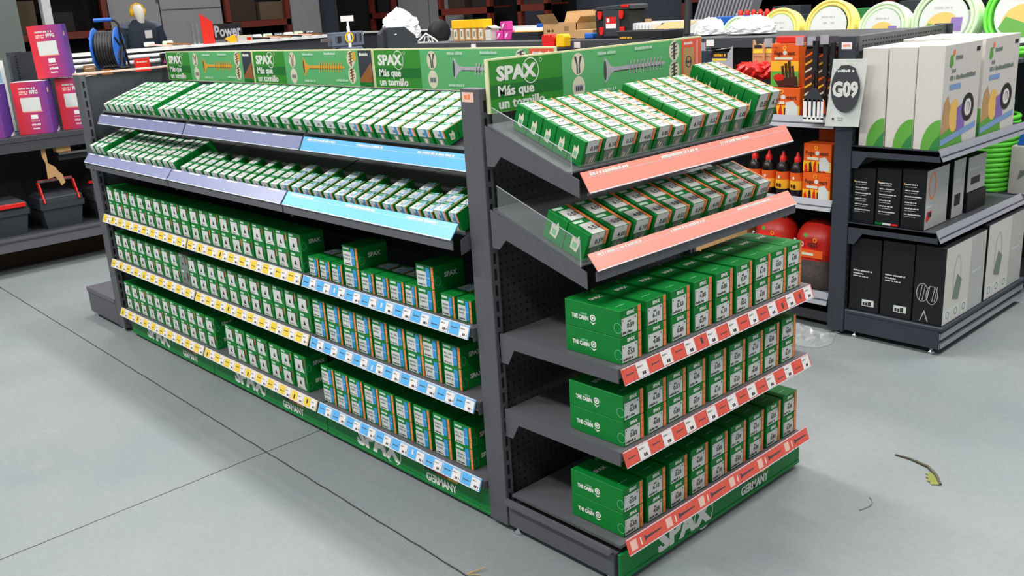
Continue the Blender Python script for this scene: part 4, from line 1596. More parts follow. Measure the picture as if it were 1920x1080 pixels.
b.lathe([(.05, 0), (.055, .01), (.055, .03), (.05, .035), (.055, .04), (.055, .06), (.05, .065), (.055, .07), (.05, .1)], 'rubber', (0, 0, 0), 16)
tag(b.build('hose_coil'), 'black ribbed hose coil under the red sacks', 'hose')
t = thing('boot_card', 'grey display card with a work boot picture hanging beside the header sign', 'card', (-.71, 2.32, 1.17))
b = MB()
b.M = frame((-.765, 2.32, 1.155), (1, 0, 0), UP)
b.prism([(0, 0), (.12, 0), (.12, .225), (.095, .19), (0, .19)], 0, .004, 'bag_grey')
b.build('card', t)
b = MB()
b.M = frame((-.765, 2.32, 1.155), (1, 0, 0), UP)
b.rect(0, .165, .09, .195, 'frame_black', .005)
b.scribble(.01, .172, .07, .014, 'food_yellow', .0055, 3)
b.rect(0, .152, .085, .162, 'strip_yellow', .005)
b.poly([(.01, .06), (.03, .13), (.05, .13), (.055, .09), (.085, .07), (.09, .05)], 'boot_brown', .0055)
b.ellipse(.07, .03, .03, .045, 'frame_black', .005)
b.ellipse(.05, .05, .035, .014, 'kraft', .006)
b.build('printed_front', t)
for i in range(3):
    x = -.645 + i * .06
    b = MB()
    b.M = frame((x, 2.515 + .01 * i, 1.225), (1, 0, 0), UP)
    b.prism([(0, 0), (.07, 0), (.07, .17), (.055, .14), (.035, .15), (.012, .14), (0, .17)], 0, .02, 'kraft')
    o = b.build('kraft_bag')
    tag(o, 'tan kraft bag with yellow band behind the boot card, %s' % ('nearest the card', 'middle of three', 'furthest from the card')[i], 'bag', 'tan kraft bags')
    b = MB()
    b.M = frame((x, 2.515 + .01 * i, 1.225), (1, 0, 0), UP)
    b.rect(.004, .105, .06, .125, 'strip_yellow', .0215)
    b.rect(.01, .13, .055, .145, 'frame_black', .0215)
    b.scribble(.008, .085, .05, .006, 'kraft_dark', .0215, i)
    b.build('printed_front', o)
b = MB()
b.loft([[(-.845 + .05 * s * math.cos(2 * math.pi * q / 12), 2.36 + .04 * s * math.sin(2 * math.pi * q / 12), z) for q in range(12)] for z, s in ((1.1, .8), (1.15, 1.1), (1.25, 1.1), (1.33, .9), (1.37, .7))], 'denim')
tag(b.build('dark_sack'), 'dark blue sack between the header sign end and boot card', 'sack')
b = MB()
b.box(-.87, 2.33, 1.043, -.69, 2.5, 1.1, 'hay_olive')
tag(b.build('olive_carton', None, .004), 'olive carton below the dark blue sack', 'box')

# ---------------------------------------------------------------- goods on the long dark top shelf (z 1.398)
ZT = 1.399
for i in range(5):
    x = -3.53 + i * .072
    t = thing('sealant_carton', 'tall beige carton with yellow cap piece, %s in the row of five' % ORD[i], 'box', (x + .033, 2.95, ZT - .02), 'yellow-topped cartons')
    b = MB()
    b.box(x, 2.92, ZT, x + .064, 3.0, ZT + .1, 'kraft')
    b.at((x, 2.9195, ZT))
    b.rect(.014, .012, .05, .085, 'label_cream')
    b.scribble(.022, .03, .02, .04, 'print_grey', .0003, i)
    b.build('carton', t)
    b = MB()
    b.box(x - .003, 2.915, ZT + .088, x + .067, 3.005, ZT + .148, 'yellow_plastic')
    b.build('top_band', t, .003)
b = MB()
b.box(0, 0, 0, .06, .08, .075, 'box_white')
b.add([(-.01, 0, .075), (.03, .0, .1), (.03, .08, .1), (-.01, .08, .075)], [(0, 1, 2, 3)], 'box_white')
b.add([(.03, 0, .1), (.075, .0, .085), (.075, .08, .085), (.03, .08, .1)], [(0, 1, 2, 3)], 'box_white')
o = link('white_carton', b.mesh('white_carton'))
o.location = (-3.14, 2.9, ZT)
tag(o, 'small open white carton between the yellow-topped cartons and pink packs', 'box')
for i, (x, z, h) in enumerate(((-3.05, 0, .062), (-2.97, 0, .062), (-3.0, .066, .06))):
    b = MB()
    b.box(0, 0, 0, .072, .06, h, 'magenta')
    b.at((0, -.0006, 0))
    b.poly([(.01, .01), (.03, .045), (.05, .05), (.03, .02)], 'ticket', 0)
    o = link('pink_pack', b.mesh('pink_pack', .004))
    o.location = (x, 2.92, ZT + z)
    tag(o, 'glossy pink pack beside the white carton, %s' % ('lower one nearer the white carton', 'lower one further from it', 'topmost')[i], 'pack', 'pink packs')
# black tray with printed rulers
b = MB()
b.box(-2.86, 2.9, ZT, -2.6, 3.1, ZT + .05, 'black_plastic')
b.box(-2.88, 2.95, ZT + .055, -2.62, 3.1, ZT + .072, 'white_plastic')
b.box(-2.88, 2.94, ZT + .05, -2.62, 3.11, ZT + .055, 'food_yellow')
for i in range(16):
    b.box(-2.87 + i * .015, 2.935, ZT + .04, -2.863 + i * .015, 2.94, ZT + .05, 'food_yellow')
tag(b.build('tool_tray'), 'low black tray with white and yellow bars left of the open carton', 'tray')
# open kraft carton
t = thing('open_carton', 'open tan cardboard carton with raised flaps on the dark top shelf', 'box', (-2.4, 3.0, ZT))
b = MB()
for x0, y0, x1, y1 in ((-2.55, 2.9, -2.24, 2.905), (-2.55, 3.1, -2.24, 3.105), (-2.55, 2.9, -2.545, 3.105), (-2.245, 2.9, -2.24, 3.105)):
    b.box(x0, y0, ZT, x1, y1, ZT + .1, 'kraft')
b.box(-2.55, 2.9, ZT, -2.24, 3.105, ZT + .004, 'kraft')
b.at((-2.55, 2.8992, ZT))
b.scribble(.04, .045, .06, .016, 'frame_black', 0, 5)
b.rect(.2, .05, .24, .08, 'kraft_dark')
b.build('body', t)
for pts in ([(-2.55, 2.9, ZT + .1), (-2.40, 2.9, ZT + .1), (-2.41, 2.86, ZT + .165), (-2.575, 2.87, ZT + .16)], [(-2.54, 3.1, ZT + .1), (-2.24, 3.1, ZT + .1), (-2.22, 3.13, ZT + .175), (-2.54, 3.13, ZT + .17)], [(-2.24, 2.9, ZT + .1), (-2.24, 3.1, ZT + .1), (-2.2, 3.1, ZT + .14), (-2.2, 2.9, ZT + .14)]):
    b = MB()
    b.add(pts + [(p[0], p[1] + .004, p[2] - .003) for p in pts], [(0, 1, 2, 3), (7, 6, 5, 4), (0, 4, 5, 1), (1, 5, 6, 2), (2, 6, 7, 3), (3, 7, 4, 0)], 'kraft')
    b.build('flap', t)
pack('kraft_carton', 'small tan carton between the open carton and black toolbox', 'box', -2.235, 2.88, ZT, -2.08, 2.98, ZT + .055, 'kraft')
b = MB()
b.box(0, 0, 0, .2, .12, .07, 'print_mint')
b.at((0, -.0006, 0))
b.poly([(.05, .02), (.07, .05), (.09, .02)], 'print_green', 0)
o = link('mint_pack', b.mesh('mint_pack', .003))
o.location = (-2.18, 3.03, ZT)
tag(o, 'pale green pack behind the small tan carton', 'pack')
b = MB()
b.box(0, 0, 0, .07, .05, .035, 'blue_plastic')
o = link('blue_pack', b.mesh('blue_pack', .006))
o.location = (-2.14, 2.86, ZT)
tag(o, 'small dark blue pack in front of the black toolbox', 'pack')
# red and yellow bins hooked on the shelf edge
for x0, x1, m, nm in ((-2.11, -2.0, 'red_plastic', 'red'), (-1.99, -1.915, 'yellow_plastic', 'yellow')):
    b = MB()
    b.M = frame((x0, 2.5, 1.375), (1, 0, 0), UP)
    w = x1 - x0
    b.prism([(.004, 0), (w - .004, 0), (w, .06), (w - .01, .075), (.01, .075), (0, .06)], 0, .06, m)
    tag(b.build('storage_bin', None, .004), 'small %s plastic bin hooked on the edge of the dark top shelf' % nm, 'bin')
# black and red toolbox standing on end
t = thing('toolbox', 'black toolbox with four red latches on the dark top shelf', 'toolbox', (-1.88, 2.95, ZT))
b = MB()
b.M = frame((-2.03, 2.86, ZT), (1, 0, 0), UP)
b.prism([(.0, 0), (.26, 0), (.27, .165), (.255, .175), (.01, .175), (-.01, .16)], -.16, 0, 'black_plastic')
b.box(.06, .01, 0, .2, .17, .006, 'tool_grey')
b.build('body', t, .004)
b = MB()
b.M = frame((-2.03, 2.86, ZT), (1, 0, 0), UP)
b.prism([(-.02, .17), (.29, .17), (.285, .195), (.25, .2), (.01, .19)], -.165, .006, 'tool_grey')
b.box(.21, .18, -.1, .275, .2, .01, 'red_plastic')
b.build('lid', t, .003)
for x, z in ((.03, .02), (.2, .02), (.02, .115), (.195, .115)):
    b = MB()
    b.M = frame((-2.03 + x, 2.858, ZT + z), (1, 0, 0), UP)
    b.prism([(.008, 0), (.03, 0), (.038, .025), (.036, .048), (.002, .048), (0, .025)], 0, .012, 'red_plastic')
    b.build('latch', t, .002)
b = MB()
b.M = frame((-1.945, 2.853, ZT + .06), (1, 0, 0), UP)
b.rect(0, 0, .085, .068, 'ticket')
b.rect(0, .028, .085, .068, 'red_plastic', .0004)
b.rect(.01, .036, .03, .06, 'ticket', .0008)
b.build('sticker', t)
# white slabs
for i in range(6):
    b = MB()
    b.box(0, 0, 0, .02, .1, .085 - .003 * (i % 2), 'white_plastic')
    o = link('white_slab', b.mesh('white_slab', .003))
    o.location = (-1.775 + i * .026, 2.9, ZT)
    o.rotation_euler = (0, .06, 0)
    tag(o, 'thin white slab on edge beside the toolbox, %s of six' % ORD[i], 'slab', 'white slabs by the toolbox')
t = thing('black_crate', 'black crate with tan lid on the dark top shelf right of the slabs', 'crate', (-1.5, 2.95, ZT))
b = MB()
b.M = frame((-1.67, 2.63, ZT), (1, 0, 0), UP)
b.prism([(.02, 0), (.34, 0), (.35, .05), (0, .05)], -.2, 0, 'black_plastic')
b.at((-1.66, 2.629, ZT + .004))
b.scribble(.02, .004, .09, .012, 'food_yellow', .001, 4)
b.build('body', t, .003)
b = MB()
b.add([(-1.64, 2.9, ZT + .03), (-1.40, 2.9, ZT + .03), (-1.37, 3.02, ZT + .085), (-1.6, 3.02, ZT + .08), (-1.64, 2.9, ZT + .026), (-1.40, 2.9, ZT + .026), (-1.37, 3.02, ZT + .081), (-1.6, 3.02, ZT + .076)], [(0, 1, 2, 3), (7, 6, 5, 4), (0, 4, 5, 1), (1, 5, 6, 2), (2, 6, 7, 3), (3, 7, 4, 0)], 'kraft')
b.build('lid', t)


def crumple(name, label, cat, c, rx, ry, rz, m, seed, amp=.22, mark=None, n=16, group=None):
    rd = random.Random(seed)
    ph = [rd.uniform(0, 6.28) for _ in range(8)]
    rings = []
    for i in range(n):
        u = i / (n - 1)
        z = u
        r = math.sqrt(max(.003, 1 - u ** 2.4))
        ring = []
        for j in range(22):
            a = 2 * math.pi * j / 22
            k = 1 + amp * (math.sin(a * 3 + ph[0] + u * 5) * .4 + math.sin(a * 7 + ph[1] - u * 9) * .3 + math.sin(a * 11 + ph[2] + u * 14) * .25) + rd.uniform(-.05, .05)
            ring.append((c[0] + rx * r * k * math.cos(a), c[1] + ry * r * k * math.sin(a), c[2] + rz * z * (1 + .12 * math.sin(a * 4 + ph[3]) * u) + .01 * rd.uniform(-1, 1) * (u > 0)))
        rings.append(ring)
    b = MB()
    b.loft(rings, m, False)
    o = b.build(name)
    tag(o, label, cat, group)
    if mark:
        mark(o)
    return o


crumple('white_sack', 'white plastic sack lying beside the tan-lidded crate on the top shelf', 'sack', (-1.235, 2.96, ZT + .008), .088, .085, .085, 'film_white', 3, .12)
crumple('white_sack', 'larger white plastic sack at the end of the dark top shelf, right of the pole', 'sack', (-.955, 2.96, ZT + .008), .145, .1, .088, 'film_white', 5, .12)
b = MB()
b.tube([(-1.17, 2.65, 1.42), (-1.2, 2.7, 1.6), (-1.27, 2.8, 2.0), (-1.3, 2.85, 2.2)], .018, 'frame_black', 10)
tag(b.build('slanted_pole'), 'dark slanted pole rising between the two white sacks', 'pole')

# left end of fixture two: bagged appliance, blue tool
b = MB()
b.box(-4.5, 1.82, .02, -3.72, 3.4, 1.33, 'frame_dark')
b.box(-4.52, 1.8, 1.33, -3.71, 3.42, 1.352, 'shelf_grey')
tag(b.build('display_table'), 'dark display unit carrying the bagged appliance and blue tool', 'display')
t = thing('bagged_appliance', 'dark grey appliance under a crumpled white plastic bag', 'appliance', (-4.0, 2.75, 1.353))
b = MB()
b.M = frame((-4.0, 2.58, 1.353), (.5, .86, 0), UP)
b.prism([(0, 0), (.3, 0), (.28, .1), (.2, .17), (.05, .17), (0, .12)], -.2, 0, 'tool_grey')
b.box(.03, .02, 0, .06, .16, .01, 'black_plastic')
b.build('body', t, .006)
o = crumple('plastic_bag', 'x', 'bag', (-4.05, 2.82, 1.43), .14, .15, .21, 'film_white', 9, .3)
for k_ in ('label', 'category'):
    del o[k_]
o.parent = t
o.matrix_parent_inverse = Matrix.Translation(-Vector(t.location))
t = thing('mitre_saw', 'blue bench tool with white tag standing left of the bagged appliance', 'tool', (-4.0, 2.3, 1.353))
b = MB()
b.M = frame((-4.0, 2.16, 1.353), (.2, .98, 0), UP)
b.box(.0, .06, -.1, .25, .16, .0, 'denim_grey')
b.box(.03, .09, 0, .07, .14, .012, 'frame_black')
b.box(.17, .09, 0, .19, .15, .012, 'frame_black')
b.box(.21, .09, 0, .23, .15, .012, 'frame_black')
b.prism([(.02, .0), (.26, 0), (.22, .05), (.05, .05)], -.14, .02, 'denim_grey')
b.build('body', t, .004)
b = MB()
b.M = frame((-4.0, 2.16, 1.353), (.2, .98, 0), UP)
b.box(-.08, .1, -.03, .0, .125, -.01, 'chrome')
b.ring(.13, .12, .035, .04, .012, 'yellow_plastic', .012)
b.box(.12, .0, .0, .14, .2, .012, 'white_plastic')
b.build('guide_bar', t)
b = MB()
b.M = frame((-4.0, 2.16, 1.353), (.2, .98, 0), UP)
b.box(.08, .235, 0, .18, .275, .004, 'ticket')
b.box(.125, .19, 0, .14, .235, .003, 'ticket')
b.build('price_tag', t)
for i, (y, m, r_) in enumerate(((1.95, 'boot_brown', .03), (2.02, 'white_plastic', .028), (2.08, 'hose_yellow', .03), (2.14, 'white_plastic', .035))):
    crumple('small_pack', 'small %s pack on the display unit edge in front of the blue tool' % ('brown', 'white', 'yellow', 'second white')[i], 'pack', (-4.2, y - .1, 1.35), .05, r_, .04, m, 20 + i, .1)
b = MB()
for s in (0, 1):
    b.M = frame((-4.1, 3.0, 1.353), (.5, .86, 0), UP)
b.tube([(0, 0, .0), (.03, .05, .0), (.09, .1, .0), (.16, .05, .0), (.2, 0, 0)], .008, 'white_plastic', 8)
b.tube([(.06, 0, .0), (.08, .075, .0), (.13, .07, .0), (.15, 0, 0)], .006, 'white_plastic', 8)
tag(b.build('tube_cradle'), 'white curved tubular frame between the bagged appliance and yellow-topped cartons', 'frame')
b = MB()
b.M = Matrix(((0, 0, 1, -4.2), (1, 0, 0, 3.3), (0, 1, 0, 1.453), (0, 0, 0, 1)))
b.lathe([(.03, 0), (.09, .0), (.1, .02), (.1, .06), (.09, .08), (.03, .08)], 'frame_black', (0, 0, 0), 20)
tag(b.build('wheel'), 'black wheel behind the white tubular frame', 'wheel')

# ---------------------------------------------------------------- cable reel on the end cap of fixture one
t = thing('cable_reel', 'blue cable reel wound with black cable on the far end of the screw gondola', 'reel', (-3.3, .25, 1.424))
RM = Matrix(((.25, 0, .97, -3.28), (.97, 0, -.25, .25), (0, 1, 0, 1.53), (0, 0, 0, 1)))
RM = frame((-3.28, .255, 1.535), (-.60, .80, 0), UP)
AX = RM.to_3x3() @ Vector((0, 0, 1))
RMx = RM @ Matrix.Rotation(0, 4, 'X')
b = MB()
b.M = Matrix.Translation((-3.28, .255, 1.535)) @ Matrix.Rotation(math.radians(53), 4, 'Z') @ Matrix.Rotation(math.pi / 2, 4, 'Y')
prof = []
for i in range(7):
    z = -.05 + i * .0145
    prof += [(.088, z), (.094, z + .005), (.094, z + .010), (.088, z + .0145)]
b.lathe(prof, 'cable_black', (0, 0, 0), 28)
b.build('wound_cable', t)
for s in (-1, 1):
    b = MB()
    b.M = Matrix.Translation((-3.28, .255, 1.535)) @ Matrix.Rotation(math.radians(53), 4, 'Z') @ Matrix.Rotation(math.pi / 2, 4, 'Y') @ Matrix.Translation((0, 0, s * .06))
    b.lathe([(.0, -.004), (.108, -.004), (.112, 0), (.108, .004), (0, .004)], 'blue_plastic', (0, 0, 0), 28)
    for q in range(5):
        a = q * 2 * math.pi / 5
        b.tube([(.02 * math.cos(a), .02 * math.sin(a), s * .006), (.1 * math.cos(a + .3), .1 * math.sin(a + .3), s * .006)], .006, 'frame_black' if s > 0 else 'blue_plastic', 6)
    b.build('flange', t)
d = Vector((math.cos(math.radians(53)), math.sin(math.radians(53)), 0))
c0 = Vector((-3.28, .255, 1.424))
side = c0 + d * .075
e = Vector((-d.y, d.x, 0))
b = MB()
b.tube([side + e * .08, side + e * .08 + Vector((0, 0, .01)), side + e * .03 + Vector((0, 0, .12)), side + Vector((0, 0, .2)), side + Vector((0, 0, .235)), side - d * .015 + Vector((0, 0, .256)), side - d * .04 + Vector((0, 0, .262))], .007, 'frame_black', 8)
b.tube([side + e * .08 + Vector((0, 0, .005)), side - e * .08 + Vector((0, 0, .005))], .007, 'frame_black', 8)
b.tube([side - e * .08 + Vector((0, 0, .005)), side + Vector((0, 0, .12))], .006, 'frame_black', 8)
b.tube([side + e * .08 + Vector((0, 0, .007)), side + e * .08 - d * .15 + Vector((0, 0, .007))], .007, 'frame_black', 8)
b.build('stand', t)
b = MB()
b.tube([side - d * .03 + Vector((0, 0, .262)), side - d * .125 + Vector((0, 0, .262))], .011, 'blue_plastic', 10)
b.build('handle', t)

# ---------------------------------------------------------------- rack of toolboxes and red-purple cartons beyond the far end
rk = thing('toolbox_rack', 'low dark grey rack holding toolboxes and red-purple cartons beyond the screw gondola', 'shelving', (-5.3, .3, 0))
for z, hgt in ((.275, .095), (.955, .1)):
    b = MB()
    b.box(-5.45, -1.2, z - .02, -5.0, 1.6, z, 'frame_dark')
    b.box(-5.004, -1.2, z - hgt, -4.99, 1.6, z, 'shelf_grey' if z < .5 else 'frame_dark')
    b.box(-4.99, -1.2, z - .03, -4.985, 1.6, z - .02, 'frame_dark')
    b.build('deck', rk)
b = MB()
b.box(-5.48, -1.2, .02, -5.45, 1.6, .96, 'frame_black')
b.box(-5.5, .45, .96, -5.46, .72, 1.51, 'frame_dark')
b.build('back_panel', rk)
b = MB()
b.box(-5.52, .36, .02, -5.46, .45, 1.515, 'frame_dark')
for i in range(26):
    b.box(-5.46, .40, .98 + i * .02, -5.459, .41, .99 + i * .02, 'slot_black')
b.build('upright', rk)
b = MB()
b.box(-5.4, -1.2, .0, -5.3, 1.6, .18, 'stock_brown')  # dark brown strip standing in for the shade under the rack
b.build('under_rack_shade', rk)


def ff_front(b, w, h):
    b.rect(0, 0, w, h, 'red_to_purple', 0)
    b.scribble(w * .2, h * .86, w * .5, h * .035, 'label_white', .0004, 3)
    b.scribble(w * .2, h * .8, w * .26, h * .03, 'strip_pinkish', .0004, 4)
    b.scribble(w * .2, h * .76, w * .24, h * .03, 'strip_pinkish', .0004, 5)
    b.text('FF7G', w * .5, h * .77, h * .065, 'label_white', .0004, .05, w * .24)
    b.rect(w * .2, h * .44, w * .76, h * .7, 'label_white', .0004)
    b.rect(w * .22, h * .42, w * .78, h * .44, 'strip_pink', .0003)
    b.rect(w * .42, h * .29, w * .62, h * .37, 'ticket', .0004)
    b.scribble(w * .4, h * .24, w * .25, h * .02, 'strip_pinkish', .0004, 6)
    b.scribble(w * .4, h * .16, w * .26, h * .045, 'ticket', .0004, 7)
    b.scribble(w * .42, h * .09, w * .2, h * .03, 'ticket', .0004, 8)


def ff_side(b, d, h):
    b.scribble(d * .1, h * .78, d * .2, h * .1, 'strip_pinkish', .0004, 3)
    b.poly([(d * .5, 0), (d, h * .1), (d, 0)], 'ticket', .0003)


RZ = math.radians(90)
for i, (y, z, dx, rz, nm) in enumerate(((.24, .957, 0, 0, 'standing alone toward the aisle end'), (.535, .957, 0, -.03, 'partly hidden by the screw gondola'), (.43, 1.325, 0, .04, 'perched across the two below'), (-.06, .957, -.05, -.1, 'cut by the edge of the view'))):
    w, h, dp = .225, .36, .17
    b = MB()
    b.box(0, 0, 0, w, dp, h, 'purple_box')
    o = link('tool_carton', b.mesh('tool_carton', .003))
    o.location = (-5.14 + dx, y, z)
    o.rotation_euler = (0, -.03 if z > 1.2 else 0, RZ + rz - .54)
    tag(o, 'red to purple carton with pale label panel, %s' % nm, 'box', 'red-purple tool cartons')
    b = MB()
    b.at((0, -.0008, 0))
    ff_front(b, w, h)
    link('printed_front', b.mesh('printed_front'), o)
    b = MB()
    b.M = frame((w + .0008, 0, 0), (0, 1, 0), UP)
    ff_side(b, dp, h)
    link('printed_side', b.mesh('printed_side'), o)
    b = MB()
    b.at((0, 0, h + .0006), (1, 0, 0), (0, 1, 0))
    b.rect(0, 0, w, dp, 'label_white')
    link('white_top', b.mesh('white_top'), o)
b = MB()
b.M = frame((-5.75, .08, .9), (.25, .97, 0), UP)
b.box(0, 0, 0, .3, .56, .02, 'white_plastic')
b.box(.03, .03, .02, .27, .53, .024, 'strip_blue_pale')
tag(b.build('framed_panel'), 'white framed pale blue panel behind the red-purple cartons', 'panel')
for i, (y, hand, nm) in enumerate(((.02, 'down', 'handle folded, cut by the picture edge'), (.40, 'up', 'raised red handle'), (.78, 'flat', 'half behind the gondola upright'))):
    t = thing('toolbox', 'dark grey toolbox with red handle on low rack, %s' % nm, 'toolbox', (-5.15, y, .276), 'toolboxes on the low rack')
    b = MB()
    w = .15
    b.loft([[(-5.18 + sx * .13 * k, y + sy * w * k, z) for sx, sy in ((-1, -1), (1, -1), (1, 1), (-1, 1))] for z, k in ((.276, .8), (.42, .95))], 'tool_grey', False)
    b.loft([[(-5.18 + sx * .135 * k, y + sy * w * k, z) for sx, sy in ((-1, -1), (1, -1), (1, 1), (-1, 1))] for z, k in ((.42, 1.02), (.46, 1.04))], 'tool_grey', False)
    b.build('body', t, .004)
    b = MB()
    b.loft([[(-5.18 + sx * .13 * k, y + sy * w * k, z) for sx, sy in ((-1, -1), (1, -1), (1, 1), (-1, 1))] for z, k in ((.461, 1.0), (.50, .98), (.53, .7))], 'tool_grey', False)
    b.build('lid', t, .004)
    b = MB()
    if hand == 'up':
        for s in (-1, 1):
            b.M = frame((-5.17, y + s * .12, .49), (1, 0, 0), UP)
            b.prism([(.10, -.02), (.145, -.02), (.075, .12), (.03, .12)], -.006, .006, 'red_plastic')
        b.world()
        b.box(-5.135, y - .12, .605, -5.11, y + .12, .625, 'shelf_grey')
    elif hand == 'down':
        b.box(-5.05, y - .13, .475, -5.03, y + .13, .505, 'red_plastic')
    else:
        b.box(-5.2, y - .13, .535, -5.17, y + .13, .555, 'red_plastic')
        b.box(-5.055, y - .1, .46, -5.04, y - .06, .5, 'red_plastic')
    b.build('handle', t, .003)
b = MB()
b.M = frame((-5.035, .30, .60), (.1, .99, .0), UP)
b.prism([(0, .3), (.03, .33), (.05, .25), (.05, .15), (.09, .12), (.11, .08), (.13, .06), (.14, 0), (.11, -.02), (.1, .02), (.08, .05), (.03, .04), (.035, .15), (.02, .2), (.02, .28)], 0, .005, 'kraft')
tag(b.build('torn_cardboard'), 'torn strip of tan cardboard hanging from the upper rack deck', 'cardboard')
b = MB()
b.box(-5.2, .42, .80, -4.98, .9, .815, 'chrome')
b.box(-5.2, .42, .76, -5.0, .9, .80, 'black_plastic')
tag(b.build('steel_tray'), 'thin steel-edged tray hanging under the upper rack deck', 'tray')
b = MB()
b.box(-5.09, .42, .816, -5.02, .52, .88, 'kraft')
tag(b.build('kraft_block', None, .003), 'small tan block lying on the steel-edged tray', 'box')

# ---------------------------------------------------------------- tool aisle further back on the far side
b = MB()
b.box(-7.1, 1.0, .02, -6.6, 4.2, 1.42, 'frame_dark')
b.box(-7.1, 1.0, 1.42, -6.55, 4.2, 1.44, 'white_plastic')
tag(b.build('tool_counter'), 'white-topped dark counter of hanging tools beyond the cable reel', 'counter')
for i, (x, z) in enumerate(((-6.5, 1.385), (-6.42, 1.34), (-6.45, 1.22), (-6.4, 1.17))):
    b = MB()
    b.tube([(x, 1.02, z), (x, 2.1, z)], .016, 'white_plastic', 8)
    for k in range(7):
        b.tube([(-6.598, 1.05 + k * .17, z), (x, 1.05 + k * .17, z)], .006, 'chrome', 6)
    tag(b.build('white_rail'), 'white tube rail on the counter front, %s from the top' % ORD[i], 'rail', 'white rails on the tool counter')
items = ((1.18, .09, .10, 'kraft_dark', 'brown tool card'), (1.32, .09, .09, 'wood_print', 'copper-brown tool card'), (1.62, .13, .12, 'food_red', 'red pouch'), (1.86, .14, .15, 'box_black', 'black blister pack with pink print'), (2.06, .1, .13, 'box_white', 'white blister pack'))
for i, (y, w, h, m, nm) in enumerate(items):
    b = MB()
    b.box(0, 0, 0, w, .03, h, m)
    b.at((0, -.0006, 0))
    if 'pink' in nm:
        for j in range(4):
            b.poly([(w * .1 + j * .03, h * .4), (w * .2 + j * .03, h * .7), (w * .25 + j * .03, h * .45)], 'magenta', 0)
    else:
        b.scribble(w * .1, h * .7, w * .7, h * .12, 'strip_pinkish', 0, i)
    o = link('tool_pack', b.mesh('tool_pack', .002))
    o.location = (-6.34, y, 1.25)
    o.rotation_euler = (0, 0, RZ)
    tag(o, '%s hanging on the front of the white-topped counter' % nm, 'pack', 'packs on the white-topped counter')
for i, y in enumerate((2.0, 2.18, 3.0, 3.12, 3.24, 3.36, 3.48, 3.6, 3.73)):
    t = thing('hammer', 'long-handled hand tool lying on the white-topped counter, %s from the cable reel' % ORD[i], 'tool', (-6.7, y, 1.44), 'hand tools on the white-topped counter')
    b = MB()
    b.tube([(-6.52, y + .06, 1.455), (-6.85, y - .03, 1.47)], .009, ('strip_pinkish', 'wood_print', 'frame_black')[i % 3], 6)
    b.build('handle', t)
    b = MB()
    b.tube([(-6.85, y - .06, 1.475), (-6.85, y + .03, 1.475)], .02, ('white_plastic', 'hose_pale', 'chrome')[i % 3], 8)
    b.build('head_piece', t)
b = MB()
b.M = frame((-6.6, 2.62, 1.441), (0, 1, 0), UP)
b.prism([(0, .04), (.1, .07), (.12, .02), (.09, .0), (.05, .0)], 0, .03, 'yellow_plastic')
b.box(.13, .0, 0, .28, .06, .03, 'box_white')
b.box(.22, .01, .03, .27, .04, .032, 'red_plastic')
tag(b.build('yellow_tool', None, .003), 'yellow and white power tool pack under the Power sign', 'tool')
t = thing('power_sign', 'red and black sign reading Power on the tool counter', 'sign', (-6.6, 2.55, 1.44))
b = MB()
b.M = frame((-6.8, 2.5, 1.44), (.3, .95, 0), UP)
b.prism([(0, 0), (.11, 0), (.11, .2), (0, .29)], -.02, 0, 'food_red')
b.box(-.09, 0, -.03, -.07, .2, -.01, 'chrome')
b.box(-.05, 0, -.03, -.03, .2, -.01, 'chrome')
b.build('red_panel', t)
b = MB()
b.M = frame((-6.76, 2.61, 1.47), (-.2, .97, 0), UP)
b.box(0, 0, -.03, .34, .15, -.005, 'frame_black')
b.build('black_panel', t)
b = MB()
b.M = frame((-6.76, 2.61, 1.47), (-.2, .97, 0), UP)
b.text('Power', .0, .03, .1, 'bag_grey', .001, .03, .32)
b.build('lettering', t)
# mannequin
t = thing('mannequin', 'white-headed mannequin in dark work jacket and yellow ear defenders', 'mannequin', (-9.6, 3.06, 0))
mx, my = -9.6, 3.06


def ell(z, rx, ry, n=18, dx=0, dy=0):
    return [(mx + dx + rx * math.cos(2 * math.pi * q / n), my + dy + ry * math.sin(2 * math.pi * q / n), z) for q in range(n)]


b = MB()
b.loft([ell(.95, .14, .2), ell(1.15, .14, .19), ell(1.4, .15, .21), ell(1.58, .14, .22), ell(1.66, .11, .19), ell(1.70, .07, .1), ell(1.72, .06, .07)], 'denim')
for s in (-1, 1):
    b.tube([(mx, my + s * .2, 1.62), (mx + .02, my + s * .25, 1.4), (mx + .05, my + s * .26, 1.12)], [.075, .065, .055], 'denim', 10)
b.build('jacket', t)
b = MB()
for s in (-1, 1):
    b.tube([(mx, my + s * .09, 1.66), (mx, my + s * .17, 1.64), (mx + .01, my + s * .215, 1.57)], [.04, .066, .064], 'denim_grey', 10)
b.build('shoulder_panels', t)
b = MB()
b.loft([ell(1.62, .04, .04, dx=.05), ell(1.68, .045, .04, dx=.05), ell(1.72, .06, .045, dx=.05), ell(1.78, .085, .06, dx=.03), ell(1.84, .09, .066), ell(1.88, .065, .05, dx=-.01), ell(1.895, .02, .02, dx=-.01)], 'mannequin_white')
b.build('head_form', t)
b = MB()
for s in (-1, 1):
    b.lathe([(.02, -.04), (.036, -.036), (.036, .036), (.02, .04)], 'yellow_plastic', (mx, my + s * .078, 1.80), 14, 1, .5)
b.tube([(mx, my - .082, 1.82), (mx, my - .066, 1.88), (mx, my, 1.91), (mx, my + .066, 1.88), (mx, my + .082, 1.82)], .009, 'yellow_plastic', 8)
b.build('ear_defenders', t)
b = MB()
b.M = frame((mx + .155, my + .0, 1.5), (-.1, .99, 0), UP)
b.box(-.02, 0, 0, .07, .09, .004, 'ticket')
b.build('tag', t)
b = MB()
for s in (-1, 1):
    b.tube([(mx, my + s * .1, .97), (mx, my + s * .11, .5), (mx, my + s * .11, .02)], [.1, .085, .075], 'denim', 10)
b.build('trousers', t)

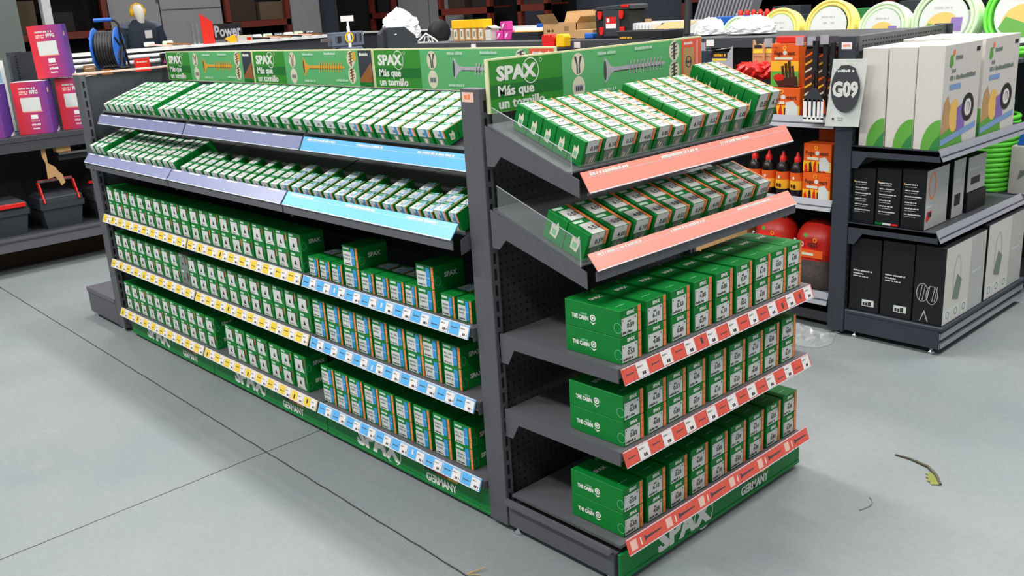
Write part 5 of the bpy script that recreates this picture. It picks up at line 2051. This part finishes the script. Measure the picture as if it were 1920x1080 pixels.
# ---------------------------------------------------------------- third gondola and hose display
b = MB()
b.box(-9.6, 4.9, .02, -2.2, 5.0, 1.41, 'frame_dark')
b.box(-9.6, 4.86, 1.41, -2.2, 5.0, 1.425, 'label_white')
b.box(-9.6, 4.4, .02, -2.2, 4.9, .2, 'frame_dark')
b.box(-9.6, 4.4, 1.17, -2.2, 4.9, 1.199, 'frame_dark')
tag(b.build('gondola_frame'), 'dark gondola panel with pale top rail in the third row', 'shelving')
b = MB()
b.box(-6.4, 4.6, 1.2, -2.3, 4.85, 1.3, 'white_plastic')
tag(b.build('white_goods_block'), 'long white packed goods on the third row behind the toolbox', 'goods')
for i in range(12):
    x = -6.0 + i * .33
    b = MB()
    b.box(0, 0, 0, .24, .16, .09 + .03 * (i % 3), ('label_white', 'box_grey', 'kraft', 'strip_blue', 'white_plastic', 'blue_plastic')[i % 6])
    o = link('shop_carton', b.mesh('shop_carton', .003))
    o.location = (x, 4.62, 1.301)
    tag(o, '%s carton on the third row, %s from its far end' % (('white', 'grey', 'tan', 'blue', 'white', 'dark blue')[i % 6], ORD[i]), 'box', 'cartons on the third row')
b = MB()
b.box(-2.0, 3.55, .02, 1.4, 4.3, .12, 'frame_dark')
b.box(-2.0, 3.55, .45, 1.4, 4.3, .475, 'shelf_grey')
b.box(-2.0, 3.55, 1.18, .2, 4.3, 1.2, 'shelf_grey')
b.box(-2.0, 4.3, .02, 1.4, 4.33, 1.25, 'frame_dark')
tag(b.build('hose_display'), 'grey display unit with coiled garden hoses behind the G09 gondola', 'display')


def hose(c, r, tubes, m, label, lab=True, yaw=-.05, pitch=-.25, n=5):
    t = thing('garden_hose', label, 'hose', c, 'coiled garden hoses')
    c = (c[0], c[1], 1.2 + r * .97 + .03)
    t.location = c
    Mx = Matrix.Translation(c) @ Matrix.Rotation(yaw, 4, 'Z') @ Matrix.Rotation(math.pi / 2 + pitch, 4, 'X')
    b = MB()
    b.M = Mx
    for i in range(n):
        for j in range(2):
            rr = r - .012 - j * .022
            b.tube([(rr * math.cos(2 * math.pi * q / 36), rr * math.sin(2 * math.pi * q / 36), -i * .022) for q in range(36)], .0115, m, 8, True)
    b.build('coil', t)
    if lab:
        b = MB()
        b.M = Mx @ Matrix.Translation((0, 0, .01))
        k = r * .72
        b.ellipse(0, 0, k, k, 'label_white', 0, 36)
        b.ring(0, 0, k, k, k * .03, 'print_pale', .0003, 36)
        if m in ('hose_green', 'hose_pale'):
            b.poly([(k * .72 * math.cos(math.pi * q / 12 + 0), -k * .35 + k * .75 * math.sin(math.pi * q / 12) * .9) if True else 0 for q in range(13)], 'amber', .0004)
            b.rect(k * .32, -k * .45, k * .78, k * .1, 'violet', .0006)
            b.poly([(-k * .8, -k * .5), (-k * .6, -k * .1), (0, -k * .3), (k * .6, -k * .75), (-k * .4, -k * .85)], 'leaf_green', .0008)
        else:
            b.ellipse(k * .2, k * .2, k * .12, k * .06, 'box_grey', .0004)
            b.ellipse(-k * .2, k * .2, k * .12, k * .06, 'box_grey', .0004)
        b.scribble(-k * .45, k * .45, k * .8, k * .1, 'box_grey', .0005, 3)
        b.build('printed_disc', t)
    return t


hose((.23, 3.68, 1.42), .215, 5, 'hose_green', 'large bright green hose coil with printed disc, at the edge of the view')
hose((-.19, 3.68, 1.40), .19, 5, 'hose_pale', 'large pale green hose coil with printed disc behind the white cartons')
hose((-.53, 3.66, 1.345), .155, 5, 'hose_pale', 'small white and green hose coil left of the large pale one')
hose((-.87, 3.66, 1.355), .17, 5, 'hose_yellow', 'yellow hose coil behind the barbecue utensils', n=4)
hose((-1.21, 3.66, 1.335), .15, 5, 'hose_yellow', 'pale yellow hose coil behind the red glove carton', n=4)
hose((-1.52, 3.66, 1.32), .13, 5, 'hose_pale', 'small pale hose coil nearest the slanted pole')
t = thing('garden_hose', 'thick stack of bright green hose under the shelves behind the black cartons', 'hose', (.1, 3.8, .48), 'coiled garden hoses')
b = MB()
for i in range(15):
    b.tube([(.0 + .19 * math.cos(2 * math.pi * q / 30), 3.82 + .19 * math.sin(2 * math.pi * q / 30), .49 + i * .028) for q in range(30)], .0145, 'hose_green', 8, True)
b.build('coil', t)


def lawn_front(b, w, h):
    b.ring(w * .2, h * .78, w * .07, h * .05, w * .02, 'print_grey', .0003)
    b.poly([(w * .08, h * .3), (w * .1, h * .5), (w * .3, h * .55), (w * .5, h * .5), (w * .48, h * .35), (w * .4, h * .44), (w * .15, h * .42)], 'print_grey', .0003)


pack('lawn_carton', 'white carton with grey machine drawing at the edge of the view', 'box', .21, 3.72, .476, .75, 4.1, .74, 'box_white', None, lawn_front, None)
b = MB()
b.M = frame((.225, 3.75, .741), (1, 0, 0), UP)
b.prism([(0, 0), (.3, 0), (.3, .2), (.06, .2), (.03, .12)], -.2, 0, 'blue_plastic')
tag(b.build('blue_crate', None, .004), 'blue plastic crate on top of the white drawing carton', 'crate')
pack('lawn_carton', 'white carton on the floor deck below the grey display shelf', 'box', .55, 3.6, .121, 1.2, 4.0, .42, 'box_white', None, None, None)

# far goods seen over the hoses
for i in range(10):
    x = -3.9 + i * .42
    b = MB()
    b.box(0, 0, 0, .3, .2, .25 + .05 * (i % 3), ('tool_grey', 'box_grey', 'pillar_navy', 'stock_brown', 'leaf_dark')[i % 5])
    o = link('shop_carton', b.mesh('shop_carton', .003))
    o.location = (x, 6.55, 1.12)
    tag(o, '%s carton in the far row above the hoses, %s from its far end' % (('charcoal grey', 'pale grey', 'navy', 'dark brown', 'green')[i % 5], ORD[i]), 'box', 'cartons in the far row')
b = MB()
b.box(-4.2, 6.5, .02, 2.5, 7.0, 1.12, 'frame_dark')
tag(b.build('far_gondola'), 'dark far gondola carrying mixed cartons above the hoses', 'shelving')
for i in range(16):
    b = MB()
    b.box(0, 0, 0, .025, .2, .3, 'bag_grey')
    o = link('grey_panel', b.mesh('grey_panel', .002))
    o.location = (-5.2 + i * .05, 8.2, 1.312)
    o.rotation_euler = (0, .35, 0)
    tag(o, 'leaning pale grey panel in the far row of panels, %s from the end' % ORD[i], 'panel', 'leaning grey panels')
for i in range(6):
    b = MB()
    b.lathe([(.02, 0), (.026, .015), (.022, .05), (.01, .065)], 'food_red', (0, 0, 0), 10)
    o = link('red_bottle', b.mesh('red_bottle'))
    o.location = (-3.05 + i * .07, 6.0, 1.4)
    tag(o, 'small red bottle on the far ledge, %s in the row' % ORD[i], 'bottle', 'red bottles on the far ledge')
b = MB()
b.box(-3.3, 5.9, .02, -2.4, 6.2, 1.4, 'frame_dark')
tag(b.build('far_ledge'), 'dark ledge unit holding the row of red bottles', 'shelving')
b = MB()
b.box(-5.2, 8.1, .02, -4.2, 8.5, 1.3, 'frame_dark')
tag(b.build('panel_plinth'), 'dark base under the leaning grey panels', 'shelving')

# ---------------------------------------------------------------- pallet racks in the dark openings of the rear hall
rd = random.Random(5)


def rack(name, label, x0, y0, x1, y1, along):
    t = thing('pallet_rack', label, 'rack', ((x0 + x1) / 2, (y0 + y1) / 2, 0), 'red pallet racks in the rear hall')
    L = (x1 - x0) if along == 'x' else (y1 - y0)

    def bx(m, a0, a1, z0, z1, d0=0, d1=.08):
        if along == 'x':
            m.box(x0 + a0, y0 + d0, z0, x0 + a1, y0 + d1, z1, 'rack_red')
        else:
            m.box(x0 - d1, y0 + a0, z0, x0 - d0, y0 + a1, z1, 'rack_red')
    for a in (0, L - .08):
        b = MB()
        bx(b, a, a + .08, 0, 3.6)
        b.build('upright', t)
    for z in (.9, 1.62, 2.5):
        b = MB()
        bx(b, 0, L, z - .1, z)
        bx(b, 0, L, z - .02, z, 0.08, .45)
        b.build('beam', t)
    n = 0
    for z in (.9, 1.62):
        a = .12
        while a < L - .5:
            w, h = rd.uniform(.25, .5), rd.uniform(.25, .5)
            b = MB()
            b.box(0, 0, 0, w, .3, h, rd.choice(('stock_brown', 'stock_brown', 'stock_dark', 'boot_brown', 'stock_dark')))
            o = link('stock_carton', b.mesh('stock_carton', .004))
            if along == 'x':
                o.location = (x0 + a, y0 + .12, z + .001)
            else:
                o.location = (x0 - .12, y0 + a, z + .001)
                o.rotation_euler = (0, 0, RZ)
            tag(o, 'dim stock carton on a red pallet rack in the dark rear hall', 'box', 'stock cartons on the rear racks')
            a += w + rd.uniform(.05, .2)


rack('r', 'red pallet rack in the dark opening beside the mannequin', -13.0, 2.2, -12.9, 4.0, 'y')
rack('r', 'red pallet rack in the dark opening behind the Power sign', -13.0, 5.95, -12.9, 7.15, 'y')
rack('r', 'red pallet rack in the dark opening behind the bagged appliance', -13.4, 9.1, -12.62, 9.2, 'x')
rack('r', 'red pallet rack in the opening behind the pink packs', -10.7, 8.6, -9.4, 8.7, 'x')
rack('r', 'red pallet rack in the narrow opening behind the open tan carton', -8.78, 8.6, -8.12, 8.7, 'x')
rack('r', 'red pallet rack in the opening behind the leaning grey panels', -5.9, 8.9, -3.0, 9.0, 'x')

# ---------------------------------------------------------------- small things on the floor
b = MB()
P = [(.764, 1.279, .004), (.816, 1.282, .004), (.89, 1.263, .005), (.937, 1.221, .005), (.974, 1.169, .004)]
b.tube(P, [.003, .004, .005, .006, .005], 'stem_dry', 6)
st = tag(b.build('dry_frond'), 'dry curved leaf stalk lying alone on the grey floor', 'leaf')
b = MB()
b.add([(.925, 1.235, .004), (.94, 1.22, .006), (.975, 1.168, .004), (.95, 1.150, .003), (.94, 1.165, .004), (.928, 1.168, .003), (.926, 1.185, .004), (.912, 1.192, .003), (.918, 1.206, .004), (.9, 1.215, .003)], [tuple(range(9, -1, -1))], 'leaf_dry')
b.build('leaf_blade', st)
b = MB()
b.tube([(.837, .942, .002), (.850, .932, .002), (.860, .917, .003), (.864, .9, .003), (.863, .88, .003), (.858, .862, .002), (.852, .845, .002)], .0015, 'print_grey', 6)
tag(b.build('thread'), 'thin curled grey thread on the floor near the leaf stalk', 'thread')
b = MB()
b.tube([(.165, -.25, .003), (.19, -.2, .012)], .002, 'straw', 6)
b.tube([(.165, -.25, .003), (.2, -.23, .006)], .0015, 'straw', 6)
tag(b.build('straw_bit'), 'bent straw fragment in the floor joint near the endcap foot', 'straw')
rings = []
rd = random.Random(4)
vs, fs = [], []
NX, NY = 14, 10
for j in range(NY + 1):
    for i in range(NX + 1):
        u, v = i / NX, j / NY
        x = -.21 + .24 * u - .02 + .02 * math.sin(v * 5)
        y = 2.06 + .22 * v + .02 * math.sin(u * 7)
        edge = min(u, 1 - u, v, 1 - v)
        z = .004 + max(0, edge) ** .5 * .07 * abs(math.sin(u * 9 + v * 4) * math.cos(v * 8 - u * 3)) + rd.uniform(0, .008)
        vs.append((x, y, z))
for j in range(NY):
    for i in range(NX):
        a = j * (NX + 1) + i
        fs.append((a, a + 1, a + NX + 2, a + NX + 1))
b = MB()
b.add(vs, fs, 'clear_film', False)
tag(b.build('plastic_wrap'), 'crumpled clear plastic wrap on the floor beside the G09 gondola', 'wrap')
